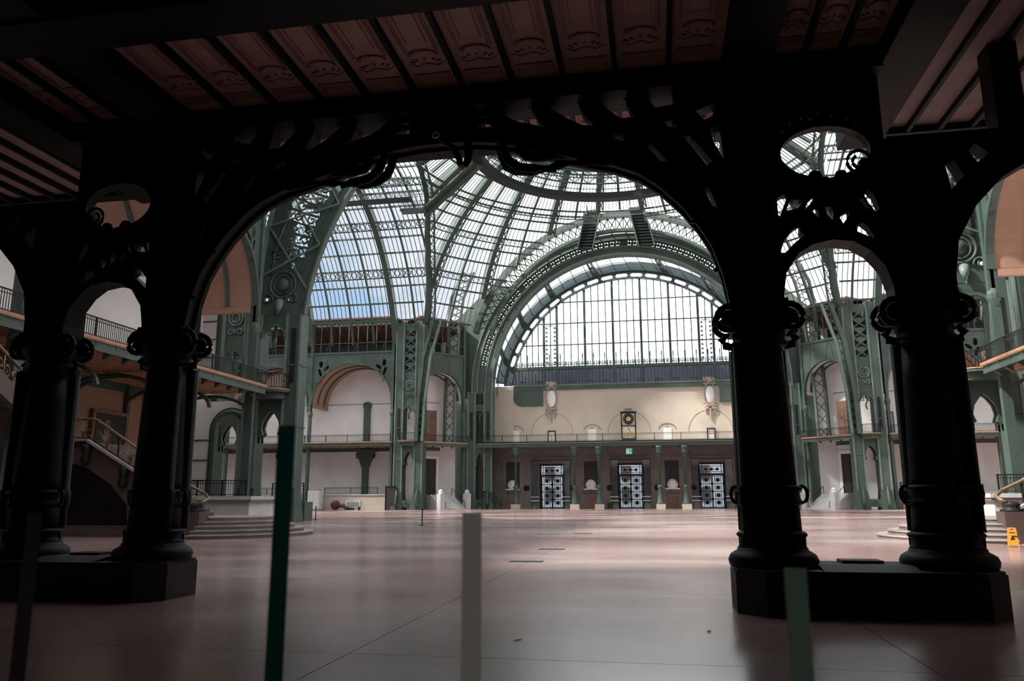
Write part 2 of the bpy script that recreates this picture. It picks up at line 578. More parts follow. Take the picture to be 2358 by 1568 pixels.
def panel_at(x, y0, y1, w, fancy):
    key = (round(w, 3), round(y1 - y0, 3), fancy)
    l = y1 - y0
    if key not in pcache:
        p = MB().box(-w / 2, w / 2, -l / 2, l / 2, 0, 0.05).build('panel', 'panel' if fancy else 'boards', ceil, loc=(x, (y0 + y1) / 2, ZC))
        r = make_relief(w, l).build('relief', 'relief', p) if fancy else None
        pcache[key] = (p, r)
    else:
        p0, r0 = pcache[key]
        p = inst(p0, ceil, (x, (y0 + y1) / 2, ZC))
        if r0:
            inst(r0, p)
jcache = {}
def joist_at(x, y0, y1, w=0.075):
    key = round(y1 - y0, 3)
    if key not in jcache:
        jcache[key] = MB().box(-w / 2, w / 2, 0, y1 - y0, -0.12, 0.25).build('joist', 'black', ceil, loc=(x, y0, ZC))
    else:
        inst(jcache[key], ceil, (x, y0, ZC))
x_lo, x_hi = CX - I4 + 0.34, CX + I4 - 0.34
nj = 11
for y0, y1 in bays_y:
    pw = (x_hi - x_lo) / nj
    for i in range(nj):
        panel_at(x_lo + pw * (i + 0.5), y0, y1, pw - 0.02, True)
        if i:
            joist_at(x_lo + pw * i, y0, y1)
    for sg in (-1, 1):
        a, b_ = CX + sg * (I4 + 0.34), CX + sg * (O4 - 0.36)
        a, b_ = min(a, b_), max(a, b_)
        for i in range(3):
            pw = (b_ - a) / 3
            panel_at(a + pw * (i + 0.5), y0, y1, pw - 0.02, True)
            if i:
                joist_at(a + pw * i, y0, y1)
for y0, y1 in ((8.95, YS - 0.32), (2.95, 8.40), (-3.05, 2.40)):
    for sg in (-1, 1):
        e0 = CX + sg * (O4 + 0.36)
        lim = 12.3 - e0 if sg > 0 else e0 + 19.0
        n = int(lim / 0.56)
        for i in range(n):
            panel_at(e0 + sg * 0.56 * (i + 0.5), y0, y1, 0.54, False)
            joist_at(e0 + sg * 0.56 * (i + 1), y0, y1)

# ------------------------------------------------------------------ foreground iron arcade
YA = 12.2
def plinth(label):
    root = empty('column_plinth', (CX + (I4 + O4) / 2, YA, 0), 0, label, 'plinth')
    hx, hy, c = 1.75, 0.78, 0.36
    out = [(-hx + c, -hy), (hx - c, -hy), (hx, -hy + c), (hx, hy - c), (hx - c, hy), (-hx + c, hy), (-hx, hy - c), (-hx, -hy + c)]
    MB().prism(out, 0, 0.56).build('block', 'blackstone', root)
    MB().prism([(x * 0.985, y * 0.985) for x, y in out], 0.56, 0.60).build('coping', 'blackstone', root)
    b = MB()
    b.quadbox([(-0.62, -0.74, 0.6), (0.62, -0.74, 0.6), (0.62, 0.74, 0.6), (-0.62, 0.74, 0.6), (-0.62, -0.36, 0.66), (0.62, -0.36, 0.66), (0.62, 0.36, 0.66), (-0.62, 0.36, 0.66)])
    b.build('weathered_top', 'blackstone', root)
    MB().box(-0.25, 0.3, -0.1, 0.28, 0.66, 0.70).build('cover_plate', 'iron', root)
    return root
pl = plinth('dark stone plinth under the iron column pair beside the yellow floor sign')
mirror(pl, 'dark stone plinth under the iron column pair by the wooden handrail stair')

def column(x, inner, label):
    root = empty('iron_column', (x, YA, 0.60), 0, label, 'column')
    b = MB()
    b.lathe([(0.60, 0.0), (0.62, 0.04), (0.63, 0.10), (0.60, 0.17), (0.54, 0.21), (0.50, 0.23), (0.49, 0.27)], n=24)
    b.build('base_torus', 'black', root, True)
    MB().lathe([(0.48, 0.27), (0.47, 0.30), (0.45, 0.33), (0.45, 0.40), (0.48, 0.42), (0.50, 0.45), (0.48, 0.48), (0.44, 0.50)], n=24).build('base_drum', 'black', root, True)
    for k in range(8):
        a = 2 * math.pi * (k + 0.5) / 8
        MB().bar((0.455 * math.cos(a), 0.455 * math.sin(a), 0.30), (0.455 * math.cos(a), 0.455 * math.sin(a), 0.42), 0.06, 0.04, (math.cos(a), math.sin(a), 0)).build('drum_rib', 'black', root)
    MB().lathe([(0.43, 0.50), (0.42, 0.82), (0.41, 0.86)], n=16).build('lower_shaft', 'black', root, True)
    collar = MB().lathe([(0.41, 0.86), (0.46, 0.88), (0.46, 0.92), (0.42, 0.95), (0.43, 1.06), (0.47, 1.08), (0.47, 1.12), (0.41, 1.15)], n=20).build('collar', 'black', root, True)
    for a in (0, 90, 180, 270):             # ring handles on the collar
        a = R_(a)
        c = Vector((0.47 * math.cos(a), 0.47 * math.sin(a), 1.02))
        MB().ring(c, (math.cos(a), math.sin(a), 0), (0, 0, 1), 0.07, 0.12, 0.028, 12, 6).build('collar_ring', 'black', collar, True)
    MB().lathe([(0.41, 1.15), (0.405, 1.3), (0.36, 2.6), (0.335, 3.25)], n=12).build('shaft', 'black', root, True)
    for k, (dx, dy) in enumerate(((-inner * 0.34, 0.24), (-inner * 0.34, -0.24), (inner * 0.33, 0.24))):
        MB().lathe([(0.115, 0.5), (0.115, 0.86), (0.14, 0.88), (0.14, 1.13), (0.115, 1.15), (0.105, 3.2)], (dx * 0.95, dy, 0), n=10).build('colonnette', 'black', root, True)
    MB().lathe([(0.34, 3.18), (0.42, 3.22), (0.42, 3.28), (0.38, 3.32), (0.40, 3.42), (0.46, 3.52), (0.46, 3.62)], n=16).build('necking', 'black', root, True)
    cap = MB().box(-0.42, 0.42, -0.34, 0.34, 3.42, 3.9).build('capital_block', 'black', root)
    for sg in (-1, 1):
        for yy in (-0.24, 0.24):
            v = MB()
            v.tube(spiral((sg * 0.44, yy, 3.62), (sg, 0, 0), (0, 0, 1), 0.215, 0.05, 100, -1.6, 26), [0.05] * 8 + [0.045] * 19, 6)
            v.disc((sg * 0.44, yy, 3.62), (1, 0, 0), (0, 0, 1), 0.07, 0.12, 10)
            v.build('volute', 'black', cap, True)
        MB().tube([(sg * 0.36, 0, 3.22), (sg * 0.5, 0, 3.26), (sg * 0.55, 0, 3.34), (sg * 0.48, 0, 3.42)], [0.05, 0.07, 0.07, 0.04], 6).build('leaf_tip', 'black', root, True)
    MB().box(-0.37, 0.37, -0.30, 0.30, 3.9, (ZC - 0.38 if inner > 0 else 6.92) - 0.6).build('upper_pier', 'black', root)
    return root
c1 = column(CX + I4, 1, 'black iron column at the big arch on the plinth beside the yellow floor sign')
c2 = column(CX + O4, -1, 'black iron outer column on the plinth beside the yellow floor sign')
mirror(c1, 'black iron column at the big arch on the plinth by the wooden handrail stair')
mirror(c2, 'black iron outer column on the plinth by the wooden handrail stair')

# big arch: half outline in (offset, z)
INTR = [(4.60, 4.40), (4.58, 4.60), (4.52, 4.94), (4.38, 5.40), (4.20, 5.74), (3.96, 6.08), (3.62, 6.45), (3.30, 6.70), (2.90, 6.88), (2.40, 7.02), (1.95, 7.16), (1.45, 7.33), (0.95, 7.45), (0.45, 7.51), (0.0, 7.52)]
HOLES = [
 [(0.60, 7.94), (0.74, 7.92), (0.86, 7.72), (0.60, 7.73)],
 [(1.00, 7.99), (1.14, 8.05), (1.36, 8.05), (1.55, 7.98), (1.58, 7.87), (1.65, 7.75), (1.80, 7.58), (1.55, 7.66), (1.32, 7.76), (1.12, 7.87)],
 [(1.84, 7.97), (2.00, 8.04), (2.16, 8.04), (2.33, 7.99), (2.37, 7.86), (2.45, 7.73), (2.56, 7.58), (2.37, 7.61), (2.18, 7.72), (1.99, 7.85)],
 [(2.67, 8.00), (2.76, 8.05), (2.92, 8.05), (3.11, 7.98), (3.15, 7.84), (3.22, 7.66), (2.99, 7.68), (2.83, 7.82)],
 [(3.45, 7.99), (3.62, 8.05), (3.78, 8.04), (3.87, 7.97), (3.88, 7.84), (3.56, 7.80)],
 [(4.20, 7.68), (4.49, 7.80), (4.52, 7.71), (4.46, 7.58), (4.33, 7.52)],
 [(3.98, 7.28), (4.10, 7.26), (4.42, 6.80), (4.33, 6.74)],
 [(4.40, 7.34), (4.52, 7.42), (4.57, 7.20), (4.59, 6.82), (4.46, 7.12)],
 [(2.84, 7.46), (3.04, 7.36), (3.04, 7.26), (2.86, 7.34)],
 [(3.66, 7.55), (3.82, 7.56), (3.90, 7.43), (3.76, 7.45)],
 [(3.36, 7.20), (3.50, 7.16), (3.72, 6.86), (3.62, 6.86)],
 [(4.24, 6.42), (4.34, 6.36), (4.46, 6.02), (4.38, 6.06)],
]
arch = empty('iron_arch', (CX, YA - 0.1, 4.4), 0, 'wide black iron arch with pierced spandrels between the two column pairs', 'arch')
for sg in (-1, 1):
    outer = [(sg * x, z - 4.4) for x, z in INTR] + [(0, ZC - 4.4 - 0.36), (sg * 4.66, ZC - 4.4 - 0.36), (sg * 4.66, 0.0)]
    holes = [[(sg * x, z - 4.4) for x, z in h] for h in HOLES]
    MB().plate(outer, holes, (0, 0.02, 0), (1, 0, 0), (0, 0, 1), 0.30).build('spandrel', 'black', arch)
    for k in (1, 2, 3, 4):                  # raised lips over the wave openings
        h = HOLES[k][:5]
        MB().tube([(sg * x, -0.16, z - 4.4 + 0.015) for x, z in h], 0.032, 6).build('opening_lip', 'black', arch, True)
    # scroll lobes hanging at the crown
    for yy, pts in ((-0.14, [(1.00, 7.52), (1.04, 7.30), (1.12, 7.10), (1.30, 6.95), (1.58, 6.90), (1.95, 6.92), (2.35, 6.96), (2.80, 6.90)]),
                    (-0.06, [(1.28, 7.46), (1.30, 7.30), (1.42, 7.18), (1.65, 7.13), (1.95, 7.14), (2.30, 7.08)]),
                    (0.10, [(0.92, 7.52), (0.98, 7.28), (1.06, 7.10), (1.24, 6.99), (1.50, 6.95), (1.90, 6.97)])):
        n_ = len(pts)
        MB().tube([(sg * x, yy, z - 4.4) for x, z in pts], [0.05 + 0.035 * math.sin(math.pi * (i + 0.6) / n_) for i in range(n_)], 8).build('scroll_lobe', 'black', arch, True)
pts = [(x, z - 4.4) for x, z in INTR[::-1]]
full = [(-x, z) for x, z in pts[::-1]] + pts[1:]
for y, w, t in ((-0.13, 0.10, 0.09), (0.17, 0.10, 0.09)):
    MB().sweep([(x, y, z) for x, z in full], (0, 1, 0), w, -0.05, t).build('arch_moulding', 'black', arch)
ext = [(x * 0.985 if abs(x) > 4 else x, z + 0.36 - abs(x) * 0.02) for x, z in full[2:-2]]
MB().tube([(x, -0.15, z) for x, z in ext], 0.05, 6).build('extrados_roll', 'black', arch, True)
for k in range(len(full) - 1):               # studs along the arch
    if k % 2 == 0:
        x, z = full[k]
        MB().lathe([(0.001, -0.03), (0.05, -0.02), (0.05, 0.0), (0.03, 0.03), (0.001, 0.04)], (x * 0.97, -0.2, z + 0.05), 8).build('stud', 'black', arch, True)
lin = empty('iron_lintel', (CX, YA - 0.1, ZC - 0.36), 0, 'black iron lintel beam above the wide pierced arch', 'beam')
MB().box(-O4 + 0.34, O4 - 0.34, -0.38, 0.18, 0, 0.36).build('web', 'black', lin)
MB().box(-O4 + 0.34, O4 - 0.34, -0.46, 0.26, -0.05, 0.02).build('flange', 'black', lin)
# pendant bracket with bright end rings at the crown
pd = empty('pendant_bracket', (CX + 0.3, YA - 0.35, 6.97), 0, 'curved metal bracket with two bright glass end rings below the arch crown', 'bracket')
MB().tube([(-0.36, 0.0, 0.62), (-0.25, -0.02, 0.52), (-0.06, -0.04, 0.32), (0.03, -0.04, 0.14), (0.05, -0.03, 0.02)], [0.05, 0.055, 0.06, 0.055, 0.05], 8).build('arm', 'iron', pd, True)
MB().tube([(0.12, 0.1, 0.55), (0.17, 0.06, 0.35), (0.16, 0.02, 0.12), (0.11, -0.01, 0.02)], [0.06, 0.075, 0.07, 0.05], 8).build('drop_leaf', 'black', pd, True)
MB().ring((-0.38, -0.06, 0.60), (1, 0, 0), (0, 0.2, 1), 0.055, 0.055, 0.018, 16, 6).build('lens_ring', 'white', pd, True)
MB().lathe([(0.001, -0.07), (0.05, -0.05), (0.06, 0.0), (0.04, 0.03)], (0.075, -0.03, 0.0), 12).build('glass_tip', 'white', pd, True)

# small arch with oval between the columns of a pair
def small_bay(label):
    root = empty('pierced_arch_panel', (CX, YA - 0.1, 4.0), 0, label, 'arch')
    x0, x1 = I4 + 0.36, O4 - 0.36
    ar = [(5.30, 4.20), (5.32, 4.55), (5.38, 4.90), (5.58, 5.20), (5.80, 5.33), (6.10, 5.39), (6.40, 5.34), (6.63, 5.18), (6.82, 4.92), (6.90, 4.62), (6.92, 4.20)]
    outer = [(5.26, 4.2 - 4.0), (5.26, ZC - 4.36)] + [(6.98, ZC - 4.36), (6.98, 0.2)] + [(x, z - 4.0) for x, z in ar[::-1]]
    H = [
     [(5.30, 6.0), (5.33, 6.10), (5.43, 6.17), (5.53, 6.18), (5.45, 5.99), (5.39, 5.83), (5.31, 5.85)],
     [(5.48, 5.91), (5.57, 6.13), (5.60, 6.07), (5.71, 6.08), (5.72, 6.01), (5.65, 5.94)],
     [(5.81, 6.05), (5.92, 6.16), (5.89, 6.06), (5.76, 5.91)],
     [(5.85, 5.88), (5.94, 5.97), (5.95, 5.76)],
     [(6.05, 5.93), (6.14, 5.93), (6.17, 5.85), (6.14, 5.71), (6.07, 5.81)],
     [(6.25, 5.74), (6.31, 5.83), (6.39, 5.86), (6.39, 5.78), (6.29, 5.65)],
     [(6.62, 6.09), (6.69, 6.17), (6.76, 6.08), (6.83, 5.84), (6.77, 5.80), (6.69, 5.93)],
     [(6.55, 6.02), (6.62, 6.02), (6.68, 5.86), (6.64, 5.86)],
     [(6.47, 5.59), (6.56, 5.65), (6.65, 5.56), (6.71, 5.43), (6.70, 5.39), (6.48, 5.51)],
     [(5.35, 5.24), (5.42, 5.44), (5.56, 5.61), (5.67, 5.68), (5.66, 5.56), (5.72, 5.51), (5.56, 5.38), (5.42, 5.24)],
     oval(6.115, 6.83, 0.67, 0.43, 28),
    ]
    for x, z in ((5.51, 7.23), (5.63, 7.33), (5.81, 7.41), (5.94, 7.40), (6.07, 7.48), (6.26, 7.41), (6.48, 7.35), (6.60, 7.27), (6.72, 7.14)):
        H.append(oval(x, z, 0.035, 0.03, 7))
    MB().plate(outer, [[(x, z - 4.0) for x, z in h] for h in H], (0, 0, 0), (1, 0, 0), (0, 0, 1), 0.2).build('pierced_plate', 'black', root)
    MB().sweep([(x, 0, z - 4.0) for x, z in ar], (0, 1, 0), 0.42, -0.02, 0.09).build('arch_ring', 'black', root)
    MB().ring((6.115, -0.1, 2.83), (1, 0, 0), (0, 0, 1), 0.70, 0.46, 0.045, 32, 6).build('oval_frame', 'black', root, True)
    for x, z, r in ((5.95, 6.44, 0.115), (6.33, 6.43, 0.105)):
        MB().lathe([(0.001, -r), (r * 0.7, -r * 0.7), (r, 0), (r * 0.7, r * 0.7), (0.001, r)], (x, -0.05, z - 4.0), 12).build('knob', 'black', root, True)
    MB().tube(spiral((6.62, -0.06, 2.66), (1, 0, 0), (0, 0, 1), 0.20, 0.09, 250, -1.35, 24), 0.028, 6).build('scroll', 'black', root, True)
    MB().disc((6.67, -0.06, 2.61), (1, 0, 0), (0, 0, 1), 0.075, 0.1, 12).build('scroll_eye', 'black', root)
    return root
sb = small_bay('pierced black iron oval and small arch joining the columns beside the yellow floor sign')
mirror(sb, 'pierced black iron oval and small arch joining the columns by the wooden handrail stair')

# side arches beyond the outer columns
def side_arch(label):
    root = empty('iron_side_arch', (CX + O4, YA, 4.0), 0, label, 'arch')
    cur = [(0.40, 0.30), (0.41, 0.78), (0.50, 1.30), (0.80, 1.83), (1.21, 2.26), (1.66, 2.52), (2.3, 2.68), (3.1, 2.72), (3.9, 2.6), (4.5, 2.3)]
    top = [(4.5, 2.93), (0.3, 2.93), (0.3, 0.3)]
    hl = [[(0.55, 2.1), (0.75, 2.3), (0.62, 2.6), (0.5, 2.5)], [(0.95, 2.5), (1.15, 2.62), (0.95, 2.8), (0.85, 2.7)]]
    MB().plate(cur + top, hl, (0, 0, 0), (1, 0, 0), (0, 0, 1), 0.3).build('spandrel', 'black', root)
    MB().sweep([(x, 0, z) for x, z in cur], (0, 1, 0), 0.42, -0.05, 0.06).build('arch_ring', 'black', root)
    MB().box(-0.3, 7.0, -0.2, 0.2, 2.88, 3.0).build('top_rail', 'black', root)
    return root
sa = side_arch('black iron side arch and post beyond the outer column near the yellow floor sign')
mirror(sa, 'black iron side arch and post beyond the outer column by the wooden handrail stair')
tag(MB().box(-0.2, 0.2, -0.2, 0.2, 0, 1.62).build('gallery_post', 'black', None, loc=(CX + O4 + 1.48, YA, 7.0)), 'black square iron post standing on the side arch toward the yellow floor sign', 'post')
# ------------------------------------------------------------------ iron gallery bays round the hall
ZB = 8.70                                   # gallery floor level
def rail(name_label, length, loc, rz=0.0, h=0.95, step=0.16, posts=3.0, cat='railing', top='iron', group=None, gold=False):
    root = empty('balcony_railing', loc, rz, name_label, cat, group)
    MB().box(0, length, -0.035, 0.035, h - 0.05, h).build('handrail', top, root)
    b = MB()
    b.box(0, length, -0.02, 0.02, 0.08, 0.12)
    b.box(0, length, -0.02, 0.02, h - 0.20, h - 0.17)
    n = max(2, int(length / step))
    for i in range(n + 1):
        x = length * i / n
        b.box(x - 0.012, x + 0.012, -0.012, 0.012, 0.1, h - 0.05)
    b.build('balusters', 'iron', root, kind='stuff')
    k = max(1, round(length / posts))
    for i in range(k + 1):
        x = min(max(length * i / k, 0.035), length - 0.035)
        MB().box(x - 0.035, x + 0.035, -0.035, 0.035, 0, h).build('post', 'iron', root)
    if gold:
        for x in (0.45, length - 0.45):
            g = MB()
            for sg in (-1, 1):
                g.tube(spiral((x + sg * 0.14, -0.05, h * 0.55), (sg, 0, 0), (0, 0, 1), 0.17, 0.04, 200, 1.4, 16), 0.022, 5)
                g.tube(spiral((x + sg * 0.12, -0.05, h * 0.24), (sg, 0, 0), (0, 0, 1), 0.12, 0.03, 160, -1.3, 14), 0.02, 5)
            g.build('gilded_scroll', 'bronze', root, True)
    return root

def volute_holes(cx, cz, s, sg):
    # a plant-like scroll cut out of a spandrel
    return [oval(cx, cz + 0.62 * s, 0.17 * s, 0.27 * s, 8),
            oval(cx + sg * 0.45 * s, cz + 0.30 * s, 0.30 * s, 0.13 * s, 8, sg * 0.7),
            oval(cx - sg * 0.05 * s, cz - 0.05 * s, 0.13 * s, 0.36 * s, 8, sg * 0.35),
            oval(cx + sg * 0.30 * s, cz - 0.25 * s, 0.10 * s, 0.30 * s, 8, -sg * 0.5),
            oval(cx - sg * 0.02 * s, cz - 0.62 * s, 0.07 * s, 0.26 * s, 8, sg * 0.25)]

def lattice(b, p, q, h, n, t=0.07, ch=0.12, nrm=(0, 1, 0)):
    # truss between p and q (both at the bottom chord), height h in z
    p, q = Vector(p), Vector(q)
    up = Vector((0, 0, h))
    b.bar(p, q, ch)
    b.bar(p + up, q + up, ch)
    for i in range(n):
        a, c = p.lerp(q, i / n), p.lerp(q, (i + 1) / n)
        b.bar(a, c + up, t)
        b.bar(a + up, c, t)
        b.bar(a, a + up, t)
    b.bar(q, q + up, t)

def gallery_bay(P, rz, w, where, depth=5.0, spring=14.0, post_l=True, post_r=True, lower='stucco', upper='stucco', soffit='orange', scroll=True, mull=9, pw=0.34, gold=False, fan=False, crown=19.3, stepx=0.16, low_rail=True, terrace=True, walls=True):
    c90 = Vector((math.cos(rz), math.sin(rz), 0))
    # --- iron frame
    fr = empty('iron_gallery_bay', (P[0], P[1], 0), rz, 'green iron gallery arch frame ' + where, 'iron frame')
    hw = w / 2
    ra = hw - pw
    hh = crown - spring
    cur = [(hw + ra * math.cos(R_(a)), spring + hh * math.sin(R_(a))) for a in range(0, 181, 10)]
    z1 = 20.75
    outer = [(w, spring - 1.2), (w, z1), (0, z1), (0, spring - 1.2), (pw, spring - 1.2)] + cur[::-1] + [(w - pw, spring - 1.2)]
    holes = []
    if scroll:
        sc = min(1.75, w * 0.145)
        for sg, x in ((1, pw + 0.62 * sc + 0.05), (-1, w - pw - 0.62 * sc - 0.05)):
            holes += volute_holes(x, spring + hh * 0.74 + 0.3, sc, sg)
    MB().plate(outer, holes, (0, 0, 0), (1, 0, 0), (0, 0, 1), 0.18).build('spandrel', 'green', fr)
    MB().sweep([(x, 0, z) for x, z in cur], (0, 1, 0), 0.46, -0.14, 0.04).build('arch_rib', 'green', fr)
    MB().box(0, w, -0.22, 0.22, z1 - 0.15, z1 + 0.12).build('cornice', 'green', fr)
    for i in range(1, 6):                    # seams across the spandrel
        x = w * i / 6
        top = z1 - 0.15
        lowz = spring + hh * math.sqrt(max(0, 1 - ((x - hw) / ra) ** 2)) + 0.1
        MB().bar((x, -0.11, lowz), (x + (0.5 if i % 2 else -0.5), -0.11, top), 0.05, 0.05).build('strap', 'green', fr)
    for k, x in enumerate(([pw / 2] if post_l else []) + ([w - pw / 2] if post_r else [])):
        b = MB()
        b.box(x - pw / 2, x + pw / 2, -0.25, 0.25, 0.35, 24.9)
        po = b.build('post', 'green', fr)
        MB().lathe([(pw * 0.95, 0), (pw * 0.95, 0.35), (pw * 0.75, 0.6), (pw * 0.62, 1.6), (pw * 0.56, 2.4)], (x, 0, 0), 10).build('post_foot', 'green', po)
        MB().lathe([(pw * 0.6, 11.9), (pw * 1.0, 12.3), (pw * 1.05, 12.6), (pw * 0.7, 12.9)], (x, 0, 0), 10).build('post_capital', 'green', po)
    m = MB()
    for i in range(mull + 1):
        x = w * i / mull
        m.box(x - 0.05, x + 0.05, -0.06, 0.06, z1 + 0.12, 24.6)
    m.box(0, w, -0.06, 0.06, 22.05, 22.15)
    for i in range(1, mull, 3):
        x = w * (i + 0.5) / mull
        m.bar((x, 0.1, 20.9), (x + 0.3, 0.5, 22.1), 0.09)
    m.build('attic_mullions', 'green', fr)
    t = MB()
    lattice(t, (0, 0, 24.55), (w, 0, 24.55), 0.72, max(3, int(w / 0.8)))
    t.build('truss_girder', 'green', fr)
    # --- walls and vault behind
    wl = None
    if walls:
        wl = empty('wall_bay', (P[0], P[1], 0), rz, 'stucco back wall of the gallery bay ' + where, None, None, 'structure')
        MB().box(0, w, depth, depth + 0.3, 0, ZB - 0.5).build('lower_wall', lower, wl)
        MB().box(0, w, depth, depth + 0.3, ZB - 0.5, 20.7).build('upper_wall', upper, wl)
        MB().box(0, w, depth - 0.04, depth, 14.35, 14.45).build('string_course', 'brown', wl)
        v = MB()
        vc = [(hw + (ra + 0.05) * math.cos(R_(a)), spring + 0.03 + hh * math.sin(R_(a))) for a in range(0, 181, 10)]
        v.sweep([(x, 0.1 + depth / 2, z) for x, z in vc], (0, 1, 0), depth - 0.2, 0.0, -0.08)
        v.box(0, pw, 0.3, depth, spring - 0.4, spring)
        v.box(w - pw, w, 0.3, depth, spring - 0.4, spring)
        v.build('vault', soffit, wl)
        for f in (0.35, 0.72):
            MB().sweep([(x, depth * f, z) for x, z in vc], (0, 1, 0), 0.22, 0.16, 0.0).build('vault_rib', 'green', wl)
        ad = min(4.2, depth - 0.1)
        MB().quadbox([(0, 0.25, 25.05), (w, 0.25, 25.05), (w, ad, 22.7), (0, ad, 22.7), (0, 0.25, 25.2), (w, 0.25, 25.2), (w, ad, 22.9), (0, ad, 22.9)]).build('attic_soffit', 'timber', wl)
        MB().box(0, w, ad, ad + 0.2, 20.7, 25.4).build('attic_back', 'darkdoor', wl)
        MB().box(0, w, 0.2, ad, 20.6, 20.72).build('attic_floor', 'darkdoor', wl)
        MB().box(0, w, -0.2, 6.4, 25.4, 25.6).build('attic_roof', 'timber', wl)
        a = MB()
        for i in range(int(w / 1.1)):
            x = 0.6 + 1.1 * i
            a.bar((x, 0.3, 24.95), (x, ad, 22.6), 0.12, 0.2)
        a.build('rafters', 'timber', wl)
        if terrace:
            MB().box(0, w, 0.6, depth, 0, 1.85).build('terrace_front', 'cream', wl)
            MB().box(0, w, 0.5, depth, 1.85, 1.98).build('terrace_coping', 'stone', wl)
    # --- balcony
    bal = empty('gallery_balcony', (P[0], P[1], ZB), rz, 'green iron gallery balcony ' + where, 'balcony')
    MB().box(0, w, -1.0, depth, -0.12, 0).build('deck', 'stucco', bal)
    MB().box(0, w, -1.06, -1.0, -0.10, 0.04).build('edging', 'oak', bal)
    MB().box(0, w, -0.92, -0.80, -0.55, -0.12).build('fascia', 'green', bal)
    MB().box(0, w, 0.0, depth, -0.40, -0.30).build('soffit', soffit, bal)
    n = max(2, int(w / 1.3))
    br = None
    for i in range(n):
        x = w * (i + 0.5) / n
        if br is None:
            br = MB().quadbox([(-0.09, -0.95, -0.3), (0.09, -0.95, -0.3), (0.09, -0.25, -0.75), (-0.09, -0.25, -0.75), (-0.09, -0.95, -0.12), (0.09, -0.95, -0.12), (0.09, -0.25, -0.12), (-0.09, -0.25, -0.12)]).build('bracket', 'green', bal, loc=(x, 0, 0))
        else:
            inst(br, bal, (x, 0, 0))
    MB().box(0, w, depth - 0.15, depth - 0.05, -0.9, -0.4).build('wall_beam', 'green', bal)
    if stepx < 0.15:                         # boarded soffit and arched brackets, near wings only
        for i in range(9):
            v_ = 0.3 + i * (depth - 0.8) / 8
            MB().box(0.1, w - 0.1, v_ - 0.12, v_ + 0.12, -0.46, -0.40).build('soffit_slat', 'oak', bal)
        for x in (0.25, w / 2, w - 0.25):
            MB().sweep([(x, depth * 0.5 - depth * 0.5 * math.cos(R_(a)), -1.9 + 1.25 * math.sin(R_(a))) for a in range(0, 181, 15)], (1, 0, 0), 0.2, -0.09, 0.09).build('arched_bracket', 'green', bal)
            MB().box(x - 0.12, x + 0.12, depth - 0.3, depth, -8.6, -0.4).build('wall_post', 'green', bal)
    rail('black iron balcony railing ' + where, w, tuple(Vector((P[0], P[1], ZB)) + Vector((-math.sin(rz), math.cos(rz), 0)) * -0.95), rz, 0.95, stepx, gold=gold)
    if low_rail:
        rail('black iron terrace railing on the low wall ' + where, w * 0.62, tuple(Vector((P[0], P[1], 1.98)) + c90 * (w * 0.2) + Vector((-math.sin(rz), math.cos(rz), 0)) * 0.7), rz, 0.9, 0.2)
    return fr, wl

YF = 98.5
BW = 11.9
for k, wh in enumerate(('next to the far left crossing pier', 'second along from the far left crossing pier', 'third along from the far left crossing pier')):
    gallery_bay((-33.75 - BW * (k + 1), YF), 0, BW, wh, depth=5.5, post_r=(k == 0))
for k, wh in enumerate(('next to the far right crossing pier', 'second along from the far right crossing pier', 'third along from the far right crossing pier')):
    gallery_bay((2 * CX + 33.75 + BW * k, YF), 0, BW, wh, depth=5.5, post_r=(k == 0))
